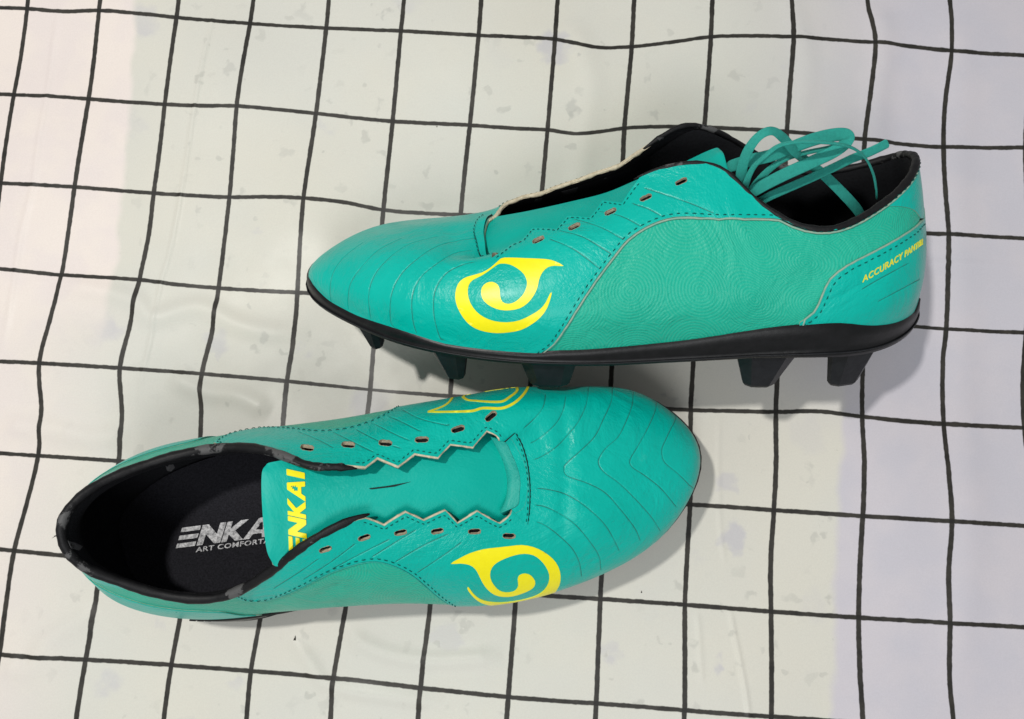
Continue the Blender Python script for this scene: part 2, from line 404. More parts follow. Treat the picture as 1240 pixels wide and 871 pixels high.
def decal(name, px_tris, mats, parent, bvh, off=.03, thick=.02, single=False):
    """px_tris: list of 2d points and triangles; every point goes straight down onto the thing below it"""
    P, F = px_tris; top = []; bot = []; good = []
    for x, y in P:
        d = Vector(ray(x, y)); h, nn, fi, ds = bvh.ray_cast(Vector(CAM), d)
        if h is None: top.append(np.zeros(3)); bot.append(np.zeros(3)); good.append(False); continue
        if nn.dot(d) > 0: nn = -nn
        top.append(np.array(h+nn*off)); bot.append(np.array(h-nn*thick)); good.append(True)
    n = len(P); F = [f for f in F if all(good[i] for i in f) and max(np.linalg.norm(top[f[0]]-top[f[1]]), np.linalg.norm(top[f[1]]-top[f[2]]), np.linalg.norm(top[f[0]]-top[f[2]])) < 1.2]
    par = list(range(n))
    def fd(i):
        while par[i] != i: i = par[i]
        return i
    for f in F:
        for k in f[1:]: par[fd(k)] = fd(f[0])
    if F and single:
        cnt = {}
        for f in F: cnt[fd(f[0])] = cnt.get(fd(f[0]), 0)+1
        best = max(cnt, key=cnt.get); F = [f for f in F if fd(f[0]) == best]
    ec = set()
    for f in F:
        for k in range(3): ec.add((f[k], f[(k+1) % 3]))
    faces = list(F)+[(b, a, a+n, b+n) for a, b in ec if (b, a) not in ec]
    V = np.array(top+bot); used = sorted({i for f in faces for i in f}); im = {v: k for k, v in enumerate(used)}
    if not used: return None
    return child(name, V[used], [tuple(im[i] for i in f) for f in faces], mats, parent, smooth=False)
def tri(poly, step=3.0):
    poly = np.asarray(poly, float); B = resample(poly, step*.7, True); n = len(B); pts = [Vector(p) for p in B]; ed = [(i, (i+1) % n) for i in range(n)]
    lo_, hi_ = B.min(0), B.max(0); g = np.array([(x, y) for x in np.arange(lo_[0], hi_[0], step) for y in np.arange(lo_[1], hi_[1], step)])
    if len(g):
        g = g[inside(g, B)]
        if len(g): g = g[np.linalg.norm(g[:, None]-B[None], axis=2).min(1) > step*.4]; pts += [Vector(p) for p in g]
    vo, eo, fo, *_ = delaunay_2d_cdt(pts, ed, [], 0, 1e-6, True)
    V = np.array([tuple(v) for v in vo]); F = [tuple(f) for f in fo]; c = np.array([V[list(f)].mean(0) for f in F]); ok = inside(c, B)
    return V, [f for f, k in zip(F, ok) if k]
def text_tris(body, quad, shear=.25, weight=.03, sub=0):
    """quad: px of baseline start, baseline end, and top start -> (points, tris)"""
    cu = bpy.data.curves.new('lettering', 'FONT'); cu.body = body; cu.offset = weight; cu.resolution_u = 3; cu.space_character = 1.08
    o = bpy.data.objects.new('lettering', cu); scn.collection.objects.link(o)
    bpy.context.view_layer.update(); dg = bpy.context.evaluated_depsgraph_get(); me = o.evaluated_get(dg).to_mesh()
    V = np.array([v.co[:2] for v in me.vertices]); F = []
    for p in me.polygons:
        vs = list(p.vertices)
        for k in range(1, len(vs)-1): F.append((vs[0], vs[k], vs[k+1]))
    o.evaluated_get(dg).to_mesh_clear(); bpy.data.objects.remove(o); bpy.data.curves.remove(cu)
    lo_, hi_ = V.min(0), V.max(0); U = (V-lo_)/(hi_-lo_)
    b0, b1, t0 = [np.array(q, float) for q in quad]
    for _ in range(sub):
        nv = list(U); nf = []; cache = {}
        def md(a, b):
            k = (min(a, b), max(a, b))
            if k not in cache: cache[k] = len(nv); nv.append((nv[a]+nv[b])/2)
            return cache[k]
        for a, b, c in F:
            x, y, z = md(a, b), md(b, c), md(c, a); nf += [(a, x, z), (x, b, y), (z, y, c), (x, y, z)]
        U = np.array(nv); F = nf
    h = np.linalg.norm(t0-b0); wd = np.linalg.norm(b1-b0)
    P = b0+(b1-b0)*(U[:, :1]+(shear*h/wd)*U[:, 1:])+(t0-b0)*U[:, 1:]
    return P, F
def poly_tris(polys, quad, shear=0):
    b0, b1, t0 = [np.array(q, float) for q in quad]; h = np.linalg.norm(t0-b0); wd = np.linalg.norm(b1-b0); P = []; F = []
    for pl in polys:
        V, f = tri(np.array([b0+(b1-b0)*(x+shear*h/wd*y)+(t0-b0)*y for x, y in pl]), 2.5)
        b = len(P); P += list(V); F += [tuple(i+b for i in t) for t in f]
    return P, F
#SHOES
SHOE_A = [((71,645,9.2),(80,650,7),(115,655,4.5),(150,655,2.6)),((93,684,8.6),(100,695,6.8),(125,710,4.5),(165,697,2.5)),
((140,706,7.9),(140,722,6.3),(160,735,4.2),(195,720,2.4)),((200,724,7.3),(195,738,5.8),(212,747,4),(240,745,2.3)),
((262,727,7.2),(262,742,5.6),(270,748,4),(286,749,2.2)),((310,707,7.7),(312,730,5.8),(318,743,4),(328,741,2.2)),
((350,677,8.6),(357,715,6.8),(365,738,4.2),(370,724,2.1)),((385,652,9.0),(400,705,7),(408,734,4.2),(412,718,2.0)),
((438,627,8.8),(450,700,7),(460,732,4.3),(465,715,2.0)),((491,618,8.3),(502,693,6.7),(512,731,4.2),(515,716,1.9)),
((553,616,7.7),(560,690,6.4),(568,733,4),(570,720,1.9)),((600,618,7.1),(625,680,6.1),(645,725,4),(650,716,1.9)),
((624,612,6.8),(696,655,5.7),(734,690,3.8),(734,685,1.9)),((627,600,6.8),(737,626,5.6),(806,641,3.7),(803,640,1.9)),
((628,582,6.8),(757,571,5.5),(843,563,3.7),(844,564,2.1)),((623,562,6.8),(741,529,5.7),(819,508,3.6),(818,509,2)),
((616,546,6.8),(705,500,5.9),(763,474,3.9),(762,479,1.9)),((608,534,7.1),(660,490,6.5),(697,470,4.5),(700,478,1.9)),
((590,539,7.4),(610,487,6.6),(630,468,4.8),(640,485,1.9)),((547,550,7.9),(555,500,7),(572,478,5),(585,495,1.9)),
((502,562,8.4),(508,513,7.3),(522,487,5.2),(535,503,2)),((457,567,8.8),(460,524,7.6),(470,495,5.2),(485,512,2)),
((410,564,9.1),(410,535,8),(415,506,5.4),(435,522,2.1)),((375,562,9.2),(368,535,8),(363,513,5.4),(385,530,2.2)),
((335,547,8.7),(320,527,7.2),(315,518,5.2),(337,534,2.3)),((287,539,7.9),(272,530,6.8),(262,528,5),(290,543,2.3)),
((235,544,7.6),(215,539,6.2),(207,541,4.5),(242,560,2.4)),((185,557,7.8),(165,554,6.3),(158,559,4.5),(200,582,2.5)),
((130,578,8.4),(118,578,6.8),(120,588,4.5),(168,608,2.5)),((88,607,9.0),(88,610,7),(108,620,4.5),(152,632,2.6))]
SHOE_B = [((1111,193,8.1),(1118,245,6.9),(1120,310,5.5),(1110,368,4.5)),((1106,212,8.7),(1117,270,7.9),(1118,340,7.0),(1104,386,5.7)),
((1085,236,9.0),(1103,290,8.6),(1104,356,7.7),(1082,402,6.4)),((1050,261,9.3),(1068,312,9.0),(1068,370,8.2),(1050,412,6.9)),
((1008,278,9.5),(1012,325,9.2),(1015,374,8.4),(1012,416,7.3)),((958,270,9.5),(955,320,9.3),(962,376,8.5),(965,419,7.3)),
((905,233,9.4),(903,286,9.5),(912,370,8.7),(915,422,7.2)),((855,199,9.3),(853,277,9.5),(862,370,8.8),(865,425,7.2)),
((775,214,8.9),(790,280,9.5),(805,370,8.9),(805,428,7.2)),((735,241,8.4),(740,290,9.3),(748,375,9.0),(750,431,7.3)),
((687,261,8.2),(687,300,9.2),(690,380,9.1),(690,432,7.5)),((630,286,8.0),(618,315,8.9),(608,383,9.0),(600,428,7.6)),
((594,316,7.8),(547,320,8.4),(504,371,8.2),(503,411,7.1)),((588,300,7.4),(504,305,7.6),(433,351,7.0),(432,385,6.0)),
((587,285,7.0),(476,291,6.5),(377,332,5.2),(377,346,4.4)),((589,273,6.6),(492,276,5.7),(407,298,4.0),(404,312,2.8)),
((593,266,6.3),(530,268,5.0),(463,278,3.0),(465,310,1.8)),((601,260,6.0),(575,261,4.9),(535,278,2.6),(535,322,1.3)),
((618,243,5.8),(612,254,4.5),(598,278,2.3),(596,326,1.1)),((655,233,6.2),(650,243,4.8),(645,270,2.3),(645,328,1.1)),
((699,217,6.7),(697,230,5.1),(695,262,2.4),(693,328,1.2)),((750,198,7.0),(748,215,5.4),(745,258,2.4),(742,330,1.3)),
((800,166,7.2),(797,195,5.7),(796,251,2.6),(790,330,1.4)),((840,152,7.1),(838,185,5.6),(842,248,2.6),(839,330,1.5)),
((885,168,6.3),(885,203,4.8),(889,255,2.5),(885,328,1.5)),((925,192,5.5),(930,220,4.4),(941,262,2.5),(932,330,1.6)),
((975,208,5.2),(982,237,4.1),(997,277,2.4),(983,333,1.9)),((1035,202,5.6),(1040,237,4.3),(1049,282,2.7),(1030,338,2.5)),
((1080,190,6.4),(1088,231,5.1),(1095,290,3.4),(1071,348,3.1)),((1101,187,7.3),(1110,235,6.0),(1112,302,4.3),(1097,352,3.8))]
def med(tv):                                     # the same place on the inner side of the shoe
    tv = np.array(tv, float).copy(); tv[:, 0] = 1-tv[:, 0]*(1-TOE)/TOE; return tv
def circ(tv, ref):
    tv = np.array(tv, float)
    tv[:, 0] += np.round(ref-tv[:, 0]); return tv
DA = [([(677,482),(683,520),(684,570),(683,620),(677,664)], -.10, .28), ([(745,480),(750,510),(742,535)], -.04, .3), ([(640,500),(650,530),(668,560)], -.04, .3),
      ([(420,700),(400,712),(372,726)], -.05, .4), ([(690,600),(730,650)], .03, .5)]
DB = [([(545,270),(548,300),(535,330)], -.05, .35), ([(440,352),(480,352),(526,350)], -.03, .18), ([(600,330),(560,345),(540,380)], -.03, .4), ([(1000,300),(990,330),(960,360)], -.05, .5), ([(880,290),(900,330),(890,380)], .04, .7)]
SA = Surf(SHOE_A, 1, (0, 0, -1), DA); SB = Surf(SHOE_B, -1, (0.030, -0.779, -0.626), DB)
T5 = lambda pts: z5(pts, 310, 436, 3.997)
Z1 = lambda pts: z5(pts, 620, 436, 3.997)
Z7 = lambda pts: z5(pts, 620, 218, 3.997)
# ---- seams, traced on whichever shoe shows them, kept as positions on the shoe surface (t round the sole, v upwards)
lat_seam_B = SB.line([(652,428),(670,415),(695,378),(720,340.5),(745,308),(760,290.5),(782,275.5),(807.5,265.5),(832,263),(870,265),(930,265),(952,267)], 4, .25)
lat_seam_A = SA.line([(550,734),(530,720.5),(505,699),(485,687),(460,679),(435,680.5),(397,693),(360,712),(322,726),(283,725)], 4, .25)
med_seam_A = SA.line([(485,491),(465,503.5),(442,513.5),(417,520),(385,522.5),(347,519),(310,520),(275,528),(254,541)], 4, .75)
cnt_seam = SB.line([(962,394),(985,378),(995,358),(1005,338),(1025,322),(1050,309),(1080,293),(1105,277),(1118,264)], 4, .08)
tab_seam = SB.line([(1057,254),(1070,250.5),(1092,250.5),(1107,255.5),(1116,268)], 4, .05)
sole_top = SB.line([(1115,358),(1105,378),(1085,390),(1055,394),(1017,391),(980,393),(930,398.5),(845,412),(770,420),(707,425),(670,426),(620,430),(585,427),(535,415),(485,399),(435,383),(405,368),(385,350),(374.5,335.5)], 3, .24)
def clean(tv, v0=None, v1=None):
    tv = np.array(tv); 
    if v0 is not None: tv[0, 1] = v0
    if v1 is not None: tv[-1, 1] = v1
    return tv
tab_seam = np.vstack([[.088, 1.0], tab_seam[(tab_seam[:, 0] > .03) & (tab_seam[:, 0] < .085) & (tab_seam[:, 1] > .66)], [.004, .60]])
lat_seam_B = clean(lat_seam_B, 0, 1); lat_seam_A = clean(lat_seam_A, None, 1); med_seam_A = clean(med_seam_A, None, 1)
_o = np.argsort(sole_top[:, 0]); stt, stv = sole_top[_o, 0], sole_top[_o, 1]
def vsole(t):
    t = np.asarray(t) % 1.0
    q = np.where(t <= TOE, t, (1-t)*TOE/(1-TOE))
    return np.clip(np.interp(q, stt, stv), .02, .3)
ZIG_LAT_A = [(618,622.6),(605,634),(577.5,619),(553.7,633.7),(539,618),(513,630),(491,620),(465,636),(442,627)]
ZIG_MED_A = [(426,573.5),(442,567),(457,555),(482,565.5),(502,550),(530,557),(545,538.5),(572,542),(589,522),(606,536)]
ZIG_LAT_B = [(596,314),(620,298),(632,293),(645,277.5),(674,279),(687.5,263),(714,265),(730,244),(754,247),(770,223),(775,216)]
zla = clean(SA.line(ZIG_LAT_A, 0, .3)); zma = clean(SA.line(ZIG_MED_A, 0, .7)); zlb = clean(SB.line(ZIG_LAT_B, 0, .3))
def guard(tv, a, b):
    bad = (tv[:, 0] < a) | (tv[:, 0] > b); k = np.arange(len(tv))
    tv[bad, 0] = np.interp(k[bad], k[~bad], tv[~bad, 0]); tv[bad, 1] = 1.0; return tv
zlb = guard(zlb, .22, .41); zla = guard(zla, .22, .41); zma = guard(zma, .56, .8)
zmb = zma.copy(); zmb[:, 1] = 1-(1-zmb[:, 1])*.45
def build_shoe(S, rt, lat, medl, zl, zm, spec):
    P = {}
    # upper: vamp with eyestays, cut in points along the throat
    a0 = lat[0, 0]; m0 = medl[0, 0]
    lat2 = lat.copy(); medl2 = medl.copy()
    if lat2[0, 1] > 0: lat2 = np.vstack([[lat2[0, 0]+.004, 0], lat2])
    if medl2[0, 1] > 0: medl2 = np.vstack([[medl2[0, 0]-.01, 0], medl2])
    tt = np.linspace(lat2[0, 0], medl2[0, 0], 90)[1:-1]
    poly = [(t, 0) for t in tt]+list(medl2)
    t1 = medl2[-1, 0]; t2 = zm[0, 0]
    s = 1 if t2 < t1 else -1
    poly += [(t, 1.0) for t in np.linspace(t1, t2, 26)[1:-1]]
    poly += list(zm)
    poly += [(t, 1.0) for t in np.linspace(zm[-1, 0], zl[0, 0], 22)[1:-1]]
    poly += list(zl)
    poly += [(t, 1.0) for t in np.linspace(zl[-1, 0], lat2[-1, 0], 26)[1:-1]]
    poly += list(lat2[::-1])
    P['vamp'] = panel(S, 'vamp', poly, -.10, .07, [TEAL, CREAM, BLACK], rt, holes=[circ(h, .3 if h[0, 0] < .5 else .7) for h in spec['holes']], grooves=spec['grooves'])
    # quarters under the vamp
    cs = clean(cnt_seam, 0)
    latx = S.shift(lat2, spec['under']); medx = S.shift(medl2, -spec['under'])
    latx = np.vstack([[latx[0, 0], 0], latx, [latx[-1, 0]+.004, 1]])
    ts = tab_seam
    q = list(cs[::-1][:]) ; 
    tabtop = (ts[0, 0], 1.0)
    quart = [(t, 0.0) for t in np.linspace(cs[0, 0], latx[0, 0], 40)]+list(latx)+[(t, 1.0) for t in np.linspace(latx[-1, 0], tabtop[0], 20)[1:]]+list(ts[1:-1])+list(cs[::-1][2:-1])
    P['q1'] = panel(S, 'quarter', quart, -.10, .0, [QUART, CREAM, BLACK], rt)
    medx = np.vstack([[medx[0, 0], 0], medx, [medx[-1, 0]-.004, 1]])
    cm, tm = med(cs), med(ts)
    quart2 = [(t, 0.0) for t in np.linspace(cm[0, 0], medx[0, 0], 40)]+list(medx)+[(t, 1.0) for t in np.linspace(medx[-1, 0], tm[0, 0], 20)[1:]]+list(tm[1:-1])+list(cm[::-1][2:-1])
    P['q2'] = panel(S, 'quarter', quart2, -.10, .0, [QUART, CREAM, BLACK], rt)
    # heel counter and heel tab wrap round the back
    cm1 = cm.copy(); cm1[:, 0] -= 1; tm1 = tm.copy(); tm1[:, 0] -= 1
    hc = [(t, 0.0) for t in np.linspace(cm1[0, 0], cs[0, 0], 40)]+list(cs)+list(cm1[::-1])
    P['counter'] = panel(S, 'heel_counter', hc, -.08, .065, [TEAL, PIPING], rt, grooves=spec['cgroove'])
    ht = list(ts[::-1])+[(t, 1.0) for t in np.linspace(ts[0, 0], tm1[0, 0], 30)[1:-1]]+list(tm1)
    P['tab'] = panel(S, 'heel_tab', ht, -.08, .04, [TEAL, PIPING], rt)
    # band round the front of the throat
    P['band'] = panel(S, 'throat_band', spec['band'], .05, .17, [TEAL, GAP], rt, grooves=[])
    # piping beside the seams
    for nm, c in (('seam_piping', S.shift(lat, .05*spec['sg'])), ('seam_piping', S.shift(medl, -.05*spec['sg'])), ('seam_piping', cs), ('seam_piping', cm)):
        c = S.dense(c[::2], .3); tube(nm, S.pos(c, .045), spec['pr'], spec['pm'], rt, 6)
    sg = spec['sg']
    stitches(S, 'stitching', lat, .085, rt, side=-.13*sg); stitches(S, 'stitching', medl, .085, rt, side=.13*sg)
    if spec['sc'] < 0: stitches(S, 'stitching', cs, .08, rt, side=.22*spec['sc']); stitches(S, 'stitching', cm, .08, rt, side=-.22*spec['sc'])
    stitches(S, 'stitching', zl, .08, rt, side=spec['sz'][0], pitch=.24, ln=.16); stitches(S, 'stitching', zm, .08, rt, side=spec['sz'][1], pitch=.24, ln=.16)
    stitches(S, 'stitching', spec['bandline'], .18, rt, pitch=.24, ln=.16, side=spec['bs'])
    stitches(S, 'stitching', spec['bandline'], .08, rt, pitch=.24, ln=.16, side=-spec['bs'])
    # lining
    NT = 200; V = []; F = []; vr = np.linspace(.0, 1, 26)
    def wcol(t):
        t = (t+.5) % 1-.5; a, b = spec['collar']
        return float(np.clip(min((t-a), (b-t))/.05, 0, 1))
    for i in range(NT):
        t = i/NT; wc = wcol(t); top = .995*wc+.91*(1-wc)
        for v in vr:
            vv = v*top; pad = np.clip((vv-.4)/.38, 0, 1); pad = pad*pad*(3-2*pad)*(1-.8*np.clip((vv-.84)/.16, 0, 1)**2)
            V.append(S.pos([(t, vv)], -.14-spec['pad']*wc*pad)[0])
    m = len(vr)
    for i in range(NT):
        for j in range(m-1):
            a, b = i*m+j, ((i+1) % NT)*m+j; F.append((a, a+1, b+1, b) if S.sign > 0 else (a, b, b+1, a+1))
    P['lining'] = child('lining', V, F, BLACK, rt)
    # padded collar binding
    a, b = spec['collar']; ct = np.linspace(a, b, 120); cv = np.stack([ct, np.ones_like(ct)], 1)
    cvn = S._s(S.dv, cv); cvn /= np.linalg.norm(cvn, axis=1, keepdims=True)
    rr = np.array([spec['crad'](t) for t in ct])
    jit = np.array([.012*math.sin(k*.9)+.01*math.sin(k*2.3+1) for k in range(120)])
    C = S.pos(cv, 0)-S._s(S.n, cv)*(rr[:, None]*.82-.07)+cvn*.02
    P['collar'] = tube('collar', C, rr+jit, COLLAR, rt, 14, spec.get('cflat', 1.25), cvn)
    # insole
    V = []; F = []; NS, NW = 70, 14
    def across(s, w, v, off, dn):
        a = S.pos([(s*TOE, v)], off)[0]; b = S.pos([(1-s*(1-TOE), v)], off)[0]
        return a+(b-a)*w+S.down*dn
    for i in range(NS+1):
        s = .003+.994*i/NS
        for k in range(NW+1):
            w_ = k/NW; V.append(across(s, w_, .07, -.2, -.12+.18*math.sin(math.pi*w_)))
    for i in range(NS):
        for k in range(NW):
            q = i*(NW+1)+k; F.append((q, q+1, q+NW+2, q+NW+1) if S.sign < 0 else (q, q+NW+1, q+NW+2, q+1))
    P['insole'] = child('insole', V, F, INSOLE, rt)
    # outsole
    NT = 220; V = []; F = []
    def thick(t):
        q = abs((t+.5) % 1-.5); return .36+(spec['heel']-.36)*float(np.clip((.2-q)/.07, 0, 1))
    rows = 8
    for i in range(NT):
        t = i/NT; vs = float(vsole(t)); d = thick(t)
        V += [S.pos([(t, vs+.012)], .02)[0], S.pos([(t, vs)], .13)[0], S.pos([(t, vs*.45)], .17)[0], S.pos([(t, 0)], .18)[0],
              S.pos([(t, 0)], .16)[0]+S.down*d*.45, S.pos([(t, 0)], .22)[0]+S.down*d*.55, S.pos([(t, 0)], .18)[0]+S.down*d*.9, S.pos([(t, 0)], -.05)[0]+S.down*d]
    for i in range(NT):
        for j in range(rows-1):
            a, b = i*rows+j, ((i+1) % NT)*rows+j; F.append((a, b, b+1, a+1) if S.sign < 0 else (a, a+1, b+1, b))
    b0 = len(V)
    def plate(s, w_):
        return across(s, w_, 0, -.05, thick(s*TOE))
    for i in range(NS+1):
        s = .002+.996*i/NS
        for k in range(NW+1): V.append(plate(s, k/NW))
    for i in range(NS):
        for k in range(NW):
            q = b0+i*(NW+1)+k; F.append((q, q+1, q+NW+2, q+NW+1) if S.sign > 0 else (q, q+NW+1, q+NW+2, q+1))
    P['outsole'] = child('outsole', V, F, SOLE, rt)
    rt_ = np.array([S.pos([(t, 0)], .225)[0]+S.down*thick(t)*.5 for t in np.linspace(0, 1, 160)])
    tube('sole_ridge', rt_, .032, STUDM, rt, 6, taper=False)
    # studs
    for s, w_, L0, L1, sk, h in spec['studs']:
        c = plate(s, w_); X = plate(min(s+.03, 1), w_)-plate(s-.03, w_); X -= S.down*(X@S.down); X /= np.linalg.norm(X)
        Y = np.cross(S.down, X); V = []; F = []
        prof = ((-.12, 1.08, 1.1), (.1, 1.0, 1.0), (h-.12, None, .62), (h, None, .5))
        for z, kl, kw in prof:
            f_ = (z+.12)/(h+.12); ln = L0*(1-f_)+L1*f_; ln = ln*(1 if z < h else .9); wd_ = (.62*(1-f_)+.30*f_)*(1 if z < h else .85)
            for ux, uy in ((-.5, -.35), (-.5, .35), (-.28, 1), (.28, 1), (.5, .35), (.5, -.35), (.28, -1), (-.28, -1)):
                V.append(c+X*(ux*ln+sk*f_)+Y*uy*wd_+S.down*z)
        for r in range(3):
            for k in range(8): F.append((r*8+k, r*8+(k+1) % 8, (r+1)*8+(k+1) % 8, (r+1)*8+k))
        F.append(tuple(range(24, 32)))
        child('stud', V, F, STUDM, rt, smooth=False)
    return P
def slot(S, c, ln, wd, ang, ref):
    a = math.radians(ang); pts = []
    for u, v in ((-.5, -.28), (-.3, -.5), (.32, -.5), (.5, -.22), (.47, .3), (.28, .5), (-.35, .46), (-.52, .2)):
        x, y = u*ln, v*wd; pts.append((c[0]+x*math.cos(a)+y*math.sin(a), c[1]-x*math.sin(a)+y*math.cos(a)))
    return np.array([S.tv(x, y, ref) for x, y in pts])
def ring(S, tvh, parent):                           # frayed rim of a lace hole
    c = S.dense(tvh, .06, True); c = np.vstack([c, c[:2]]); P = S.pos(c, .065)
    r = .012+np.array([rnd.uniform(-.008, .012) for _ in range(len(P))])
    return tube('eyelet_rim', P, r, EDGE, parent, 5, taper=False)
def grv(S, L, ref=.47): return [S.line(g, 4, ref) for g in L]
# ---- shoe standing upright
ra = root('soccer_shoe', list(at(430, 640, 0)), 'teal soccer shoe standing upright on its studs, laces removed and black lining showing', 'soccer shoe', 'pair of teal soccer shoes')
holesA = [slot(SA, c, 15, 6.2, an, .3) for c, an in zip([(394,664),(441,650),(485,644),(529.4,642.4),(574.5,643),(616,648.6)], (18,18,12,10,3,-3))]
holesAm = [slot(SA, c, 16, 7, an, .7) for c, an in zip([(372.5,544),(422,540.3),(467,538),(511,533.6),(554.7,520.6),(594.5,505)], (-8,-4,-4,4,18,40))]
grA = grv(SA, [[(821,500),(805,533.5),(800.6,546),(804,560),(820,573.5),(838,592)],
 [(794,484),(792.6,498.5),(782.6,521),(770,543.5),(762.6,556),(764,565),(780,576),(800,592),(819,615)],
 [(766,475.5),(765,491),(757.6,511),(747.6,530),(732.6,543.5),(724,558.5),(730,571),(750,586),(775,611),(790,628.6),(799,643)],
 [(741,469),(740,486),(730,508.5),(720,528.5),(702.6,546),(686,561),(682.6,566),(686,576),(712.6,586),(732.6,597),(750,616),(767.6,638.6),(775,655)],
 [(712.6,468),(710,488.5),(700,511),(686,528.6),(667.5,546),(646,558)],
 [(647,591),(667.5,593.6),(690,601),(715,618.6),(732.6,636),(744,655),(750,668)],
 [(685,480.5),(681,498.5),(670,516),(652.5,531),(640,538)],[(646,611),(660,613.6),(677.5,622),(695,633.6),(712.6,653.6),(725,673),(727,690)],
 [(661,478),(657.5,493.5),(647.5,506),(632,520)],[(648,631),(660,636),(675,647),(692,663),(701,680),(704,698)]], .47)
grA += grv(SA, [[(330,712),(362,692),(388,674)],[(365,702),(400,680),(432,656)],[(400,689),(440,668),(474,651)],[(448,675),(480,655),(505,640)],[(476,681),(512,660),(545,645)],[(503,694),(535,673),(560,655)]], .3)
grA += grv(SA, [[(430,521),(458,535),(488,545)],[(452,514),(478,527),(500,536)],[(470,505),(492,515),(512,525)],[(486,497),(510,509),(545,517)],[(360,524),(385,534),(406,545)],[(402,524),(428,537),(455,550)]], .7)
def band(S, outer, zl, zm):
    o = S.line(outer, 4, .47); o = o[np.argsort(o[:, 0])]
    tt = np.linspace(o[-1, 0], o[0, 0], 24)
    return list(o)+[(t, .997) for t in tt], o
bA, blA = band(SA, [(622,524),(630,538),(636,556.5),(639,577),(640,597),(639,618),(637,634)], zla, zma)
studs0 = [(.10, .14), (.27, .12), (.64, .12), (.76, .12), (.915, .2), (.10, .86), (.27, .88), (.64, .88), (.76, .88), (.90, .8)]
specA = dict(pr=.025, pm=WBAND, holes=holesA+holesAm, grooves=grA, cgroove=[], band=bA, bandline=blA, under=-.3, sg=1, sc=1, sz=(.16, .16), bs=.06,
             collar=(float(zma[0, 0]-1)-.004, float(zla[-1, 0])+.004), pad=.42, heel=.95, cflat=1.15,
             crad=lambda t: .15+.05*float(np.clip((.24-abs(t+.0))/.08, 0, 1)),
             studs=[(s, w_, 2.1 if s < .5 else 1.7, 1.2 if s < .5 else .8, 0, 1.25 if s < .5 else 1.15) for s, w_ in studs0])
PA = build_shoe(SA, ra, lat_seam_A, med_seam_A, zla, zma, specA)
for h in holesA+holesAm: ring(SA, h, PA['vamp'])
def throat_slope(S, bl, inner, parent):              # worn turned-in edge at the front of the throat
    tt = np.linspace(bl[:, 0].max(), bl[:, 0].min(), 30); I = resample(cr([at(*q) for q in inner], 6), .01); I = I[np.linspace(0, len(I)-1, 30).astype(int)]
    V = []; F = []
    for k, t in enumerate(tt):
        e = .35 if k in (0, 29) else 1; a = S.pos([(t, .962)], .175)[0]; b = S.pos([(t, .998)], .13)[0]; c = I[k]
        for f_ in (0, .5, 1): V.append(a+(b-a)*f_)
        for f_ in (.33, .66, 1): V.append(b+(c-b)*f_+np.array([0, 0, .06*math.sin(f_*math.pi)]))
        V.append(c-np.array([0, 0, .25]))
    for k in range(29):
        for j in range(6): q = k*7+j; F.append((q, q+1, q+8, q+7))
    return child('turned_edge', V, F, WBAND, parent)
for z_ in (zla, zma):
    zc = SA.dense(z_, .12); tube('frayed_edge', SA.pos(zc, .0), np.array([.045+.012*math.sin(k*.8)+rnd.uniform(-.01, .014) for k in range(len(zc))]), CREAM, ra, 7)
throat_slope(SA, blA, [(594,529,7.0),(603,546,6.95),(610,562,6.9),(614,582,6.85),(613,602,6.9),(605,622,6.95)], ra)
for S_, b_, r_ in ((SA, blA, ra),): tube('band_seam', S_.pos(S_.dense(b_[1:-1], .2), .10), .055, GAP, r_, 6)
tv_ = []; tf_ = []
for k in range(7):                                   # moulded tread teeth under the heel edge
    c = at(234+k*9.5, 750.5+.5*math.sin(k), 1.55); b0 = len(tv_)
    for dz in (-.12, .1):
        for dx, dy in ((-.14, -.06), (.14, -.05), (.12, .12), (-.13, .11)): tv_.append(c+np.array([dx, dy, dz]))
    tf_ += [tuple(b0+i for i in f) for f in ((0, 3, 2, 1), (4, 5, 6, 7), (0, 1, 5, 4), (1, 2, 6, 5), (2, 3, 7, 6), (3, 0, 4, 7))]
o = child('tread_tooth', tv_, tf_, STUDM, PA['outsole'], smooth=False); o['kind'] = 'stuff'
# ---- shoe lying over on its inner side
rb = root('soccer_shoe', list(at(740, 330, 0)), 'teal soccer shoe tipped over on its side with loose teal laces bunched in its opening', 'soccer shoe', 'pair of teal soccer shoes')
holesB = [slot(SB, c, 15, 5.6, 26, .3) for c in [(652.5,292),(696,276),(740,258),(782.5,240.5),(825,221)]]
grB = grv(SB, [[(442.6,294),(417.6,313),(403.8,333),(401,353),(403,367)],[(490,289),(460,304),(440,323),(426,343),(422.6,363),(423.8,376)],
 [(530,288),(495,298),(470,315.6),(453.8,335.6),(447.6,358),(450,387)],[(580,289),(535,298),(505,315.6),(485,335.6),(475,358),(473.8,388),(480,397)],
 [(574,304),(550,309),(522.6,325.6),(507.6,340.6),(500,360.6),(501,388),(506,405)],[(578,318),(560,322),(540,333),(527.6,353),(526,378),(530,398),(535,412)],
 [(382,338),(385,345)]], .47)
grB += grv(SB, [[(664,290),(695,303),(727.6,327)],[(676,280),(707.6,289),(743,310)],[(694,266),(727.6,276.5),(757,292)],[(724,256.5),(752.6,263),(778,276)],[(764,247),(785,254),(803,264)],[(778,228),(835,247),(866,260)]], .3)
cg = grv(SB, [[(1040,352),(1060,340),(1100,318)],[(1060,366),(1090,350),(1112,338)]], .06)
blB = np.array([(t, .957) for t in np.linspace(.388, .555, 24)]); bB = list(blB)+[(t, .997) for t in np.linspace(.555, .388, 24)]
tB = lambda x, y: SB.tv(x, y, .25)[0]/TOE
